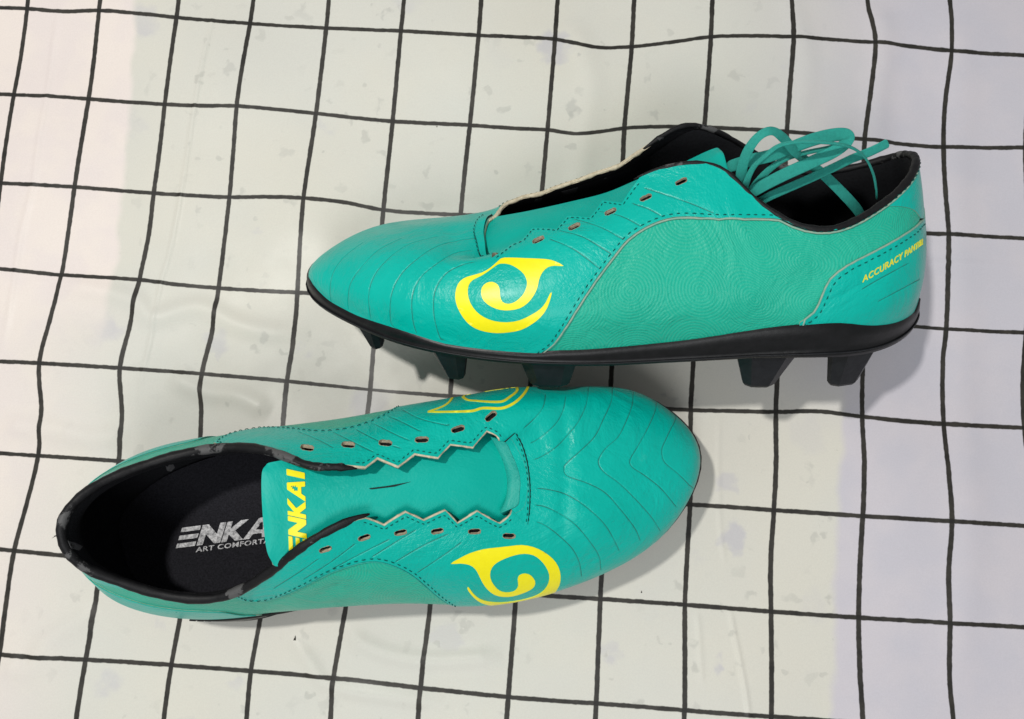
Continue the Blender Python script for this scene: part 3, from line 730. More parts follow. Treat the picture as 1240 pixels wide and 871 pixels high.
specB = dict(pr=.045, pm=PIPING, holes=holesB, grooves=grB, cgroove=cg, band=bB, bandline=blB, under=.3, sg=-1, sc=-1, sz=(-.14, -.14), bs=.06,
             collar=(float(zmb[0, 0]-1)-.004, float(zlb[-1, 0])+.004), pad=.28, heel=.62, cflat=1.0,
             crad=lambda t: .115+.05*float(np.clip((.2-abs(t))/.1, 0, 1)),
             studs=[(tB(1043,423), .08, 2.1, 1.3, .1, 1.75), (tB(937,427), .08, 2.7, 1.25, .1, 1.8), (tB(668,434), .08, 2.6, 1.6, -.1, 1.45), (tB(542,424), .08, 1.7, .75, -.3, 1.5), (tB(446,397), .12, 1.2, .4, -.25, 1.2),
                    (.10, .88, 2.1, 1.2, 0, 1.2), (.27, .88, 2.1, 1.2, 0, 1.2), (.64, .88, 1.7, .9, 0, 1.1), (.76, .88, 1.7, .9, 0, 1.1), (.90, .8, 1.2, .5, 0, .8)])
PB = build_shoe(SB, rb, lat_seam_B, med_seam_A, zlb, zmb, specB)
for h in holesB: ring(SB, h, PB['vamp'])
zc = SB.dense(np.vstack([zmb, [[zmb[-1, 0]-.05, 1.0]]]), .15); _r = np.array([.075+.03*math.sin(k*.7)+rnd.uniform(-.015, .02) for k in range(len(zc))])
tube('frayed_edge', SB.pos(zc, -.03), _r, CREAM, rb, 8)
# ---- printed emblems
LB = [(1035,240),(960,200),(880,182),(700,175),(520,172),(470,195),(400,255),(320,300),(230,325),(160,350),(110,400),(88,480),(95,560),(130,640),(190,720),(260,770),(350,800),(450,812),(560,805),(660,785),(750,740),(830,680),(890,600),(930,480),(915,478),(880,550),(830,610),(750,660),(650,705),(540,722),(430,712),(340,680),(270,630),(220,560),(198,480),(205,410),(240,365),(310,330),(380,285),(450,235),(490,222),(560,228),(630,262),(690,315),(715,380),(705,440),(670,500),(610,550),(550,567),(500,550),(480,500),(475,440),(455,400),(410,380),(360,390),(320,430),(315,490),(340,545),(400,590),(480,618),(560,622),(650,605),(720,560),(770,500),(805,430),(820,360),(850,295),(900,250),(960,238)]
LA = [(115,265),(180,225),(280,175),(400,140),(520,125),(640,112),(740,103),(840,120),(930,160),(1010,220),(1060,290),(1080,370),(1070,450),(1020,520),(940,565),(840,595),(720,620),(600,630),(480,628),(390,608),(320,560),(270,500),(262,475),(275,472),(310,520),(370,570),(450,595),(560,603),(680,590),(800,565),(880,535),(940,490),(975,430),(980,360),(950,290),(900,230),(840,190),(760,178),(680,190),(590,220),(520,255),(475,300),(460,360),(475,420),(520,480),(570,510),(630,515),(680,500),(708,460),(703,400),(720,365),(770,350),(820,368),(855,415),(850,460),(810,495),(740,525),(660,548),(580,553),(500,535),(440,490),(395,430),(360,360),(330,310),(280,275),(200,262)]
def emblem(S, pts, parent, ref, mat):
    tv = np.array([S.tv(x, y, ref) for x, y in cr(pts, 2, True)])
    return panel(S, 'swirl_emblem', tv, .06, .088, mat, parent, step=.14)
emblem(SB, z5(LB, 540, 290, 7.256), PB['vamp'], .37, YEL)
emblem(SA, z5(LA, 530, 645, 7.294), PA['vamp'], .37, YEL)
for st in ([(160,138),(215,138),(300,135),(340,125),(400,125),(440,110),(470,85),(487,60),(486,46)],[(160,138),(205,122),(228,108),(240,92)],[(275,90),(290,99),(320,102),(370,105),(405,103),(430,88),(452,70),(448,54),(430,46)],[(275,90),(285,80),(300,76)],[(345,64),(380,59),(405,56),(425,50)]):
    tv = SA.line(z5(st, 460, 450, 2.7225), 4, .62); a, b = SA.shift(tv, .06), SA.shift(tv, -.06)
    o = panel(SA, 'emblem_outline', list(a)+list(b[::-1]), .06, .09, YELD, PA['vamp'], step=.15, grid=False)
# ---- tongues
def sheet(name, rows, mats, parent, thick=.14, edge=None):
    R = np.array([cr([at(*q) for q in r], 10) for r in rows]); R = np.array([cr(R[:, k], 6) for k in range(R.shape[1])]).transpose(1, 0, 2)
    n, m = R.shape[:2]; dn = np.cross(np.gradient(R, axis=0), np.gradient(R, axis=1)); dn /= np.linalg.norm(dn, axis=2, keepdims=True)+1e-9
    dn *= np.sign(dn[..., 2].mean())
    V = list(R.reshape(-1, 3))+list((R-dn*thick).reshape(-1, 3)); F = []; fm = []; k0 = n*m
    for i in range(n-1):
        for j in range(m-1):
            q = i*m+j; F += [(q, q+1, q+m+1, q+m), (k0+q, k0+q+m, k0+q+m+1, k0+q+1)]; fm += [0, 0]
    b0 = len(V); per = [(0, j) for j in range(m)]+[(i, m-1) for i in range(1, n)]+[(n-1, j) for j in range(m-2, -1, -1)]+[(i, 0) for i in range(n-2, 0, -1)]
    for i, j in per: V.append(R[i, j]); V.append(R[i, j]-dn[i, j]*thick)
    for k in range(len(per)):
        a, b = b0+2*k, b0+2*((k+1) % len(per)); F.append((a, b, b+1, a+1)); fm.append(1)
    return child(name, V, F, mats, parent, fmat=fm)
tgA = sheet('tongue', [[(664,520,5.6),(664,550,6.0),(664,585,6.1),(664,620,6.0),(664,650,5.4)],
 [(620,518,6.0),(622,545,6.45),(622,580,6.6),(622,620,6.4),(618,644,6.0)],
 [(570,522,6.6),(572,545,7.0),(572,585,7.2),(572,620,7.0),(568,648,6.4)],
 [(510,535,7.2),(510,560,7.6),(510,592,7.75),(510,622,7.6),(508,650,6.9)],
 [(450,545,7.7),(450,568,8.0),(450,598,8.2),(450,628,8.1),(450,655,7.5)],
 [(395,552,8.2),(398,575,8.4),(398,605,8.55),(400,640,8.4),(402,668,8.0)],
 [(352,556,8.6),(352,575,8.8),(352,610,8.9),(354,650,8.7),(358,684,8.3)],
 [(328,560,8.8),(327,578,9.0),(328,615,9.1),(332,655,8.9),(336,686,8.5)],
 [(323,562,8.8),(317,574,9.0),(317.5,615,9.1),(322.5,664,8.9),(331,684,8.6)]], [TONGUE, PIPING], ra)
tgB = sheet('tongue', [[(575,268,5.6),(573,280,6.2),(572,295,6.9),(574,306,7.1),(578,325,7.1)],
 [(598,263,6.0),(598,272,6.5),(600,285,7.1),(603,300,7.4),(606,322,7.4)],
 [(640,255.5,6.6),(641,264,7.1),(643,276,7.6),(646,290,7.8),(650,312,7.8)],
 [(692,244,6.9),(694,253,7.4),(697,264,7.8),(701,276,8.1),(706,296,8.1)],
 [(735,233,7.2),(738,241,7.6),(742,250,8.0),(748,262,8.3),(754,282,8.4)],
 [(778,215,7.5),(782,223,8.0),(786,232,8.3),(792,245,8.6),(798,265,8.7)],
 [(820,200,7.7),(824,208,8.1),(828,218,8.5),(834,232,8.7),(840,250,8.9)],
 [(852,185,7.9),(856,194,8.4),(860,206,8.7),(866,222,8.9),(872,242,9.0)],
 [(866,179.5,8.0),(871,186,8.5),(876,200,8.8),(882,214,9.0),(888,232,9.1)],
 [(870,179.5,8.0),(876,186,8.5),(880,200,8.8),(885.5,216,9.0),(891,233,9.1)]], [TONGUE, PIPING], rb)
# ---- lettering
E_ = [[(0,0),(.95,0),(.95,.2),(0,.2)],[(.12,.4),(.95,.4),(.95,.6),(.12,.6)],[(0,.8),(.95,.8),(.95,1),(0,1)]]
bt = bvh_of(tgA); bi = bvh_of(PA['insole'])
def word(name, quad, mat, parent, bvh, shear, off, thick, slashed=True):
    (x0, y0), (x1, y1), (tx, ty) = quad
    b0, b1, t0 = map(np.array, ((x0, y0), (x1, y1), (tx, ty))); u = (b1-b0); v = (t0-b0); h = np.linalg.norm(v)
    G = {'E': (.0, .185, [[(0,0),(1,0),(1,.22),(0,.22)],[(.0,.39),(1,.39),(1,.61),(.0,.61)],[(.0,.78),(1,.78),(1,1),(.0,1)]]),
         'N': (.20, .23, [[(0,0),(.26,0),(.26,.52),(.74,0),(1,0),(1,1),(.74,1),(.74,.46),(.26,1),(0,1)]]),
         'K': (.44, .20, [[(0,0),(.26,0),(.26,.36),(.66,0),(1.06,0),(.52,.52),(1.04,1),(.66,1),(.26,.64),(.26,1),(0,1)]]),
         'A': (.655, .235, [[(-.02,0),(.24,0),(.34,.22),(.70,.22),(.76,0),(1.02,0),(.76,1),(.40,1)]]),
         'I': (.925, .075, [[(0,0),(1,0),(1,1),(0,1)]])}
    P = []; F = []
    for k, (x, w_, pl) in G.items():
        for q in pl:
            q = np.array([b0+u*(x+w_*a)+v*b+u/np.linalg.norm(u)*(shear*h*b) for a, b in q], float)
            if k == 'A':
                V, f = tri(q, 2.2); inn = np.array([b0+u*(x+w_*a)+v*b+u/np.linalg.norm(u)*(shear*h*b) for a, b in ((.42,.40),(.68,.40),(.62,.74),(.50,.74))])
                f = [t for t in f if not inside(V[list(t)].mean(0)[None], inn)[0]]
            else: V, f = tri(q, 2.2)
            b = len(P); P += list(V); F += [tuple(i+b for i in t) for t in f]
    return decal(name, (P, F), mat, parent, bvh, off, thick)
word('tongue_lettering', ((372,672),(369,573),(350,672)), YEL, tgA, bt, .22, .035, .03)
word('insole_lettering', ((213,664),(338,648),(214,640)), GREYP, PA['insole'], bi, .28, .02, .02)
Pt, Ft = text_tris('ART COMFORTABLE', ((237,669),(345,655),(236.6,663)), .2, .02)
decal('small_lettering', (Pt, Ft), GREYP, PA['insole'], bi, .02, .01)
Pt, Ft = text_tris('ACCURACY PANTHER', ((0,0),(1,0),(0,1)), 0, .012, 1)
LP = SB.dense(np.array([SB.tv(*q, .06) for q in ((1043,342),(1060,332.5),(1075,323.5),(1090,314),(1103,305),(1112,298.5),(1117,294.5))]), .05)
d_ = LP[-1]-LP[-4]; LP = np.vstack([LP]+[LP[-1:]+d_*k/3*np.array([1, .6]) for k in range(1, 40)])
PP = SB.pos(LP); dd = np.r_[0, np.cumsum(np.linalg.norm(np.diff(PP, axis=0), axis=1))]; LL = dd[np.argmin(np.abs(PP-at(1091, 313.5, PP[len(PP)//3, 2])).sum(1))]/.535
hh_ = .24; up_ = SB.shift(LP, -.01)-LP
up_ = up_*24 if (w2 := (SB.pos(LP+up_*20)-PP)[0]@(at(1040, 333, 8)-at(1043, 342, 8))) > 0 else -up_*24
sx_ = Pt[:, 0]*LL+Pt[:, 1]*.12
TVt = np.stack([np.interp(sx_, dd, LP[:, k]) for k in (0, 1)], 1)+np.stack([np.interp(sx_, dd, up_[:, k]) for k in (0, 1)], 1)*Pt[:, 1:]
V = np.vstack([SB.pos(TVt, .085), SB.pos(TVt, .05)]); F = [tuple(f) for f in Ft]; n_ = len(Pt); ec = {(f[k], f[(k+1) % 3]) for f in F for k in range(3)}
F += [(b, a, a+n_, b+n_) for a, b in ec if (b, a) not in ec]
child('heel_lettering', V, F, YELD, PB['counter'], smooth=False)
# slit in the tongue
V, f = tri([(447,591.5),(470,588.5),(498,583.5),(478,589.5),(449,593)], 3); decal('slit', (V, f), GAP, tgA, bt, .02, .02)
# grey worn patches on the black collar
bc = bvh_of(PA['collar'], PA['lining'])
for q in ([(200,562),(208,560),(212,566),(207,571),(202,570)],[(226,563),(236,562),(234,566),(227,567)],[(334,557),(348,556),(362,562),(374,570),(372,575),(362,573),(350,568)],[(390,570),(398,569),(400,573),(393,574)],[(82,655),(92,658),(100,662),(96,667),(86,664)],
          [(201,701),(222,704),(224,710),(214,709),(212,714),(206,709),(200,708)],[(306,691),(326,682),(322,688),(312,695),(304,695)],[(368,648),(380,642),(390,638),(386,643),(374,651)]):
    V, f = tri(q, 2.5); decal('worn_patch', (V, f), WORN, PA['collar'], bc, .015, .02, True)
bc = bvh_of(PB['collar'], PB['lining'])
for q in ([(795,167),(806,166),(804,172),(797,178),(800,172)],[(680,232),(700,227),(697,233),(683,236)],[(640,243),(657,240),(655,244),(642,246)],[(722,215),(740,210),(738,215),(725,219)]):
    V, f = tri(q, 2.5); decal('worn_patch', (V, f), plain('faint_wear', lin(52,52,54), .8, .4, 300), PB['lining'], bc, .015, .02, True)
# frayed threads at the back of the collar
for k in range(3):
    a = at(72+k, 650+k*1.5, 9.2); b = a+np.array([-.25-.1*rnd.random(), .1*rnd.uniform(-1, 1), .05*rnd.uniform(-1, 1)])
    tube('loose_thread', cr([a, (a+b)/2+np.array([0, .05, .03]), b], 3), .015, BLACK, PA['collar'], 5)
# ---- laces of the tipped shoe: flat woven strips
def woven():
    m, nt, b = nodes('woven_lace'); L = nt.links; uv = N(nt, 'ShaderNodeUVMap'); uv.uv_map = 'UVMap'
    wv = N(nt, 'ShaderNodeTexWave', ins={'Scale': 2.2, 'Distortion': .6, 'Detail': 1.0}); wv.bands_direction = 'Y'; L.new(uv.outputs[0], wv.inputs['Vector'])
    ns = N(nt, 'ShaderNodeTexNoise', ins={'Scale': 900.0}); tc = N(nt, 'ShaderNodeTexCoord'); L.new(tc.outputs['Object'], ns.inputs['Vector'])
    ad = N(nt, 'ShaderNodeMath', operation='ADD'); L.new(wv.outputs['Fac'], ad.inputs[0]); L.new(ns.outputs['Fac'], ad.inputs[1])
    r = N(nt, 'ShaderNodeValToRGB'); r.color_ramp.elements[0].color = lin(26, 164, 150); r.color_ramp.elements[1].color = lin(64, 216, 198); r.color_ramp.elements[0].position = .1; r.color_ramp.elements[1].position = .75
    dv = N(nt, 'ShaderNodeMath', operation='MULTIPLY'); dv.inputs[1].default_value = .6; L.new(ad.outputs[0], dv.inputs[0]); L.new(dv.outputs[0], r.inputs['Fac'])
    bp = N(nt, 'ShaderNodeBump', ins={'Strength': .7, 'Distance': .0008}); L.new(ad.outputs[0], bp.inputs['Height'])
    L.new(r.outputs[0], b.inputs['Base Color']); L.new(bp.outputs[0], b.inputs['Normal']); b.inputs['Roughness'].default_value = .8
    return m
LACE = woven()
def ribbon(pts, wd, parent, thick=.075):
    """pts: (x, y, z, tilt) ; tilt 0 lies flat, 90 stands on edge"""
    A_ = cr(np.array([list(at(p[0], p[1], p[2]))+[p[3]] for p in pts]), 8); C = A_[:, :3]; tl = np.radians(A_[:, 3]); n = len(C)
    T = np.gradient(C, axis=0); T /= np.linalg.norm(T, axis=1, keepdims=True); V = []; F = []; UV = []; s = 0
    sec = [(-1, 0), (-.85, .8), (-.4, 1), (.4, 1), (.85, .8), (1, 0), (.85, -.8), (.4, -1), (-.4, -1), (-.85, -.8)]; K = len(sec)
    for i in range(n):
        a = np.cross(T[i], (0, 0, 1)); a /= np.linalg.norm(a)+1e-9; u = np.cross(a, T[i]); wv = a*math.cos(tl[i])+u*math.sin(tl[i]); hv = np.cross(wv, T[i])
        if i: s += np.linalg.norm(C[i]-C[i-1])
        e = 1 if 0 < i < n-1 else .7
        for x, y in sec: V.append(C[i]+wv*x*wd*.5*e+hv*y*thick*.5*e); UV.append((s, x*3))
    for i in range(n-1):
        for k in range(K): F.append((i*K+k, i*K+(k+1) % K, (i+1)*K+(k+1) % K, (i+1)*K+k))
    F += [tuple(range(K))[::-1], tuple((n-1)*K+k for k in range(K))]
    return child('lace', V, F, LACE, parent, uv=UV)
zz = lambda x, y: (860+x/4.5926, 140+y/4.5926)
def lc(*p): return [(*zz(a, b), z, t*.62) for a, b, z, t in p]
ribbon(lc((190,470,8.0,20),(176,390,8.9,56),(176,300,9.7,58),(208,200,10.3,55),(268,118,10.7,50),(340,86,10.8,30),(405,125,10.5,5),(465,195,9.9,-8),(530,250,9.2,0),(620,320,8.7,0),(725,420,8.2,-10),(815,520,7.6,-20),(850,580,6.9,-30)), .44, rb)
ribbon(lc((180,470,8.2,20),(255,412,9.0,5),(400,335,9.7,0),(560,262,10.1,0),(680,205,10.4,10),(742,165,10.6,40),(768,128,10.6,70),(740,106,10.5,55),(660,112,10.3,45),(560,138,10.0,40),(450,180,9.7,38),(330,225,9.4,30),(220,250,9.1,15),(120,280,8.8,0),(80,300,8.4,0)), .50, rb)
ribbon(lc((196,440,8.4,40),(202,370,9.4,50),(240,290,10.1,60),(300,230,10.7,68),(380,170,11.1,70),(480,148,11.3,72),(590,148,11.3,72),(700,157,11.1,70),(800,185,10.7,68),(865,240,10.2,66),(905,320,9.6,64),(922,400,9.0,62),(926,460,8.4,60)), .26, rb)
ribbon(lc((990,152,10.2,40),(930,183,10.1,45),(870,210,10.0,45),(790,240,9.9,55),(700,283,9.6,50),(600,330,9.3,45),(470,388,9.0,40),(340,445,8.7,35),(260,490,8.2,40)), .36, rb)
ribbon(lc((212,440,8.4,20),(262,370,8.8,30),(330,300,9.0,40),(420,240,9.3,55),(540,205,9.5,62),(660,180,9.7,62),(745,155,9.9,60)), .30, rb)
#CLOTH
G = {0:{0:(31,9),1:(121,14),2:(215,23),3:(302,27.5),4:(395,34),5:(486,39),6:(580,46),7:(672,48),8:(765,56.5),9:(860,47),10:(959,48),11:(1059,52.5),12:(1151,63),13:(1247,68)},
1:{0:(15.5,114),1:(106,119),2:(200,127),3:(287,129),4:(382,136.5),5:(475,146),6:(569,152),7:(663,158.5),8:(756,156),9:(854,152.5),10:(952,161),11:(1045.5,170.5),12:(1144,177),13:(1243,178)},
2:{0:(2,222.5),1:(91,227),2:(186,234),3:(278,239),4:(368,240.5),5:(464,254),6:(558,260.5),7:(654,262),12:(1148,284),13:(1246,289)},
3:{0:(-13,325),1:(74,333),2:(169,339),3:(264.5,349),4:(359.5,354),12:(1144.5,399),13:(1243,403)},
4:{0:(-48,435),1:(47.5,440),2:(146,446),3:(245,453),4:(348,462),5:(448,472),6:(545.5,480),7:(641,486),8:(738,491),9:(837,496.5),10:(939.5,499),11:(1042.5,505),12:(1143,513.5),13:(1244,518)},
5:{0:(-50,546),1:(45,552),2:(143,558.5),3:(240,567),4:(339,575),9:(835.5,611),10:(938,618),11:(1044,625),12:(1150,631),13:(1254,638)},
6:{0:(-80,659),1:(17.5,667),2:(124,677),3:(228,685),4:(325,693),5:(424,702),6:(523,711),7:(625,719),8:(727,725.5),9:(830,733),10:(934,741),11:(1039.5,748),12:(1149,754),13:(1254,761)},
7:{0:(-102,783),1:(1,792),2:(104,799),3:(207.5,805.5),4:(305,812),5:(404,821),6:(509,833.5),7:(615.5,844),8:(722,852.5),9:(829,860.5),10:(934.5,868.5),11:(1046,877),12:(1156,884)},
-1:{0:(46,-96),1:(136,-91),2:(226,-82),11:(1049,-50),12:(1143,-42)}}
HM = {(7,0):(718,57),(8,0):(813,52),(11,0):(1105,57),(12,0):(1195,66),(7,1):(705,164),(8,1):(805,152.5),(10,1):(998,166),(4,2):(415,245),(3,2):(323,239),(2,3):(217,345),(10,4):(990,498.5),(11,4):(1091,510),(0,0):(75,13.5),(0,1):(58,115.5),(2,1):(244,129)}
VM = {(12,-1):(1150,0),(12,0):(1146,118),(12,1):(1145,228),(12,2):(1146,345),(12,3):(1142,440),(12,4):(1147,572),(12,5):(1146,694),(11,0):(1053,112),(11,4):(1045,562),(11,5):(1041,685),(11,6):(1042,812),(10,0):(955,106),(10,4):(940,558),(10,5):(934.5,680),
      (1,3):(60,385),(1,4):(51,500),(1,5):(31,610),(2,2):(180,286),(2,3):(158,393),(2,4):(148,503),(3,3):(257,400),(3,4):(244,506),(4,3):(355.5,407),(5,4):(445,500),(10,-1):(958,-2),(11,-1):(1052,4),(12,6):(1151,820)}
I0, I1, J0, J1 = -5, 19, -4, 12
kn = [(i, j, at(*G[j][i], 0)[:2]) for j in G for i in G[j]]
Am = np.array([(1, i, j) for i, j, _ in kn], float); Bm = np.array([p for *_, p in kn]); AF, *_ = np.linalg.lstsq(Am, Bm, rcond=None)
KI = np.array([(i, j) for i, j, _ in kn], float); KR = Bm-Am@AF
def node(i, j):
    b = np.array([1, i, j], float)@AF
    if j in G and i in G[j]: return at(*G[j][i], 0)[:2]
    d = ((KI-np.array([i, j]))**2).sum(1); w_ = 1/(d+.15)**1.5; w_ /= w_.sum(); far = math.exp(-max(0, d.min()-2)/10)
    return b+(KR*w_[:, None]).sum(0)*far
n2i, n2j = (I1-I0)*2+1, (J1-J0)*2+1
LAT = np.zeros((n2i, n2j, 2))
nd = np.array([[node(i, j) for j in range(J0, J1+1)] for i in range(I0, I1+1)])
LAT[::2, ::2] = nd
def mid(a, b, c, d): return (-a+9*b+9*c-d)/16
for a in range(nd.shape[0]):
    for b in range(nd.shape[1]):
        g = lambda x, y: nd[min(max(x, 0), nd.shape[0]-1), min(max(y, 0), nd.shape[1]-1)]
        if a < nd.shape[0]-1:
            k = (a+I0, b+J0); LAT[2*a+1, 2*b] = at(*HM[k], 0)[:2] if k in HM else mid(g(a-1, b), g(a, b), g(a+1, b), g(a+2, b))
        if b < nd.shape[1]-1:
            k = (a+I0, b+J0); LAT[2*a, 2*b+1] = at(*VM[k], 0)[:2] if k in VM else mid(g(a, b-1), g(a, b), g(a, b+1), g(a, b+2))
for a in range(1, n2i, 2):
    for b in range(1, n2j, 2):
        LAT[a, b] = .5*(LAT[a-1, b]+LAT[a+1, b]+LAT[a, b-1]+LAT[a, b+1])-.25*(LAT[a-1, b-1]+LAT[a+1, b-1]+LAT[a-1, b+1]+LAT[a+1, b+1])
SUB = 20
def up1(A, n):                                       # Catmull-Rom along axis 0
    P = np.concatenate([2*A[:1]-A[1:2], A, 2*A[-1:]-A[-2:-1]]); out = []
    for k in range(len(A)-1):
        a, b, c, d = P[k], P[k+1], P[k+2], P[k+3]
        for q in range(n):
            s = q/n; out.append(.5*((2*b)+(c-a)*s+(2*a-5*b+4*c-d)*s*s+(3*b-a-3*c+d)*s**3))
    out.append(A[-1]); return np.array(out)
XY = up1(LAT, SUB); XY = up1(XY.transpose(1, 0, 2), SUB).transpose(1, 0, 2)
ni, nj = XY.shape[:2]
uu = I0+np.arange(ni)/(2*SUB); vv = J0+np.arange(nj)/(2*SUB); UU, VV = np.meshgrid(uu, vv, indexing='ij')
Z = np.zeros((ni, nj))
rs = np.random.RandomState(3)
for k in range(26):                                 # slack in the cloth
    a = rs.uniform(0, math.pi); fr = rs.uniform(.3, 1.0); ph = rs.uniform(0, 6.28); am = .03/(fr*2)**1.1
    Z += am*np.sin(fr*(XY[..., 0]*math.cos(a)+XY[..., 1]*math.sin(a))+ph)
def fold(pts, h, wd):
    """a crease: px polyline on the cloth"""
    global Z
    P = resample(np.array([at(x, y, 0)[:2] for x, y in cr(pts, 5)]), .4)
    x, y = XY[..., 0].ravel(), XY[..., 1].ravel(); best = np.full(x.size, 1e9); tt = np.zeros(x.size)
    for k in range(len(P)-1):
        a, b = P[k], P[k+1]; d = b-a; L2 = d@d; s = np.clip(((x-a[0])*d[0]+(y-a[1])*d[1])/L2, 0, 1)
        q = (x-a[0]-s*d[0])**2+(y-a[1]-s*d[1])**2; m = q < best; best[m] = q[m]; tt[m] = (k+s[m])/(len(P)-1)
    Z += (h*np.exp(-best/(wd*wd))*np.clip(np.minimum(tt, 1-tt)*8, 0, 1)).reshape(ni, nj)
fold([(262,0),(250,60),(240,110),(228,180),(215,260),(205,310),(196,340),(188,385),(180,425),(172,460),(168,500)], 0.080, 0.10)
fold([(72,0),(62,60),(56,114),(48,170),(42,223),(28,280),(20,328),(10,380),(0,430)], 0.072, 0.16)
fold([(884,735),(890,770),(898,810),(905,850),(908,875)], 0.080, 0.09)
fold([(872,500),(870,560),(873,640),(880,690)], 0.040, 0.09)
fold([(845,740),(848,790),(850,830)], 0.048, 0.12)
fold([(60,345),(110,350),(165,365),(185,385),(240,372),(285,392),(330,402),(375,400)], 0.210, 0.55)
fold([(205,455),(250,475),(290,480),(330,500)], 0.19, 0.50)
fold([(0,515),(60,520),(110,530),(160,525)], 0.2, 0.60)
fold([(0,800),(40,810),(60,775),(120,740)], 0.18, 0.60)
fold([(350,770),(375,800),(400,830),(480,845),(540,850)], 0.16, 0.40)
fold([(415,760),(440,780),(480,795),(530,800),(610,795)], 0.2, 0.45)
fold([(620,300),(700,300),(1135,318),(1240,322)], 0.032, 0.10)
fold([(1065,0),(1070,60),(1062,120),(1060,200)], 0.135, 0.70)
fold([(1155,0),(1165,100),(1160,240),(1165,420),(1170,640),(1160,870)], 0.120, 0.90)
fold([(950,-20),(975,80),(965,150)], 0.090, 0.60)
fold([(690,20),(715,90),(710,160),(700,240)], 0.120, 0.70)
Z -= Z.mean(); Z += .0
verts = np.concatenate([XY, Z[..., None]], 2).reshape(-1, 3)
ii, jj = np.meshgrid(np.arange(ni-1), np.arange(nj-1), indexing='ij'); q = (ii*nj+jj).ravel()
quads = np.stack([q, q+1, q+nj+1, q+nj], 1)
c0 = np.cross(verts[quads[0, 1]]-verts[quads[0, 0]], verts[quads[0, 2]]-verts[quads[0, 0]])[2]
if c0 < 0: quads = quads[:, ::-1]
me = bpy.data.meshes.new('tablecloth'); me.vertices.add(len(verts)); me.vertices.foreach_set('co', (verts*CM).ravel())
me.loops.add(quads.size); me.loops.foreach_set('vertex_index', quads.ravel().astype(np.int32))
me.polygons.add(len(quads)); me.polygons.foreach_set('loop_start', np.arange(0, quads.size, 4, dtype=np.int32))
me.update(calc_edges=True); me.polygons.foreach_set('use_smooth', [True]*len(quads))
ul = me.uv_layers.new(name='UVMap'); UVv = np.stack([UU.ravel(), VV.ravel()], 1); ul.data.foreach_set('uv', UVv[quads.ravel()].astype(np.float32).ravel())
cloth = bpy.data.objects.new('tablecloth', me); scn.collection.objects.link(cloth)
cloth['label'] = 'off-white tablecloth with thin black grid lines, spread flat under both shoes'; cloth['category'] = 'tablecloth'
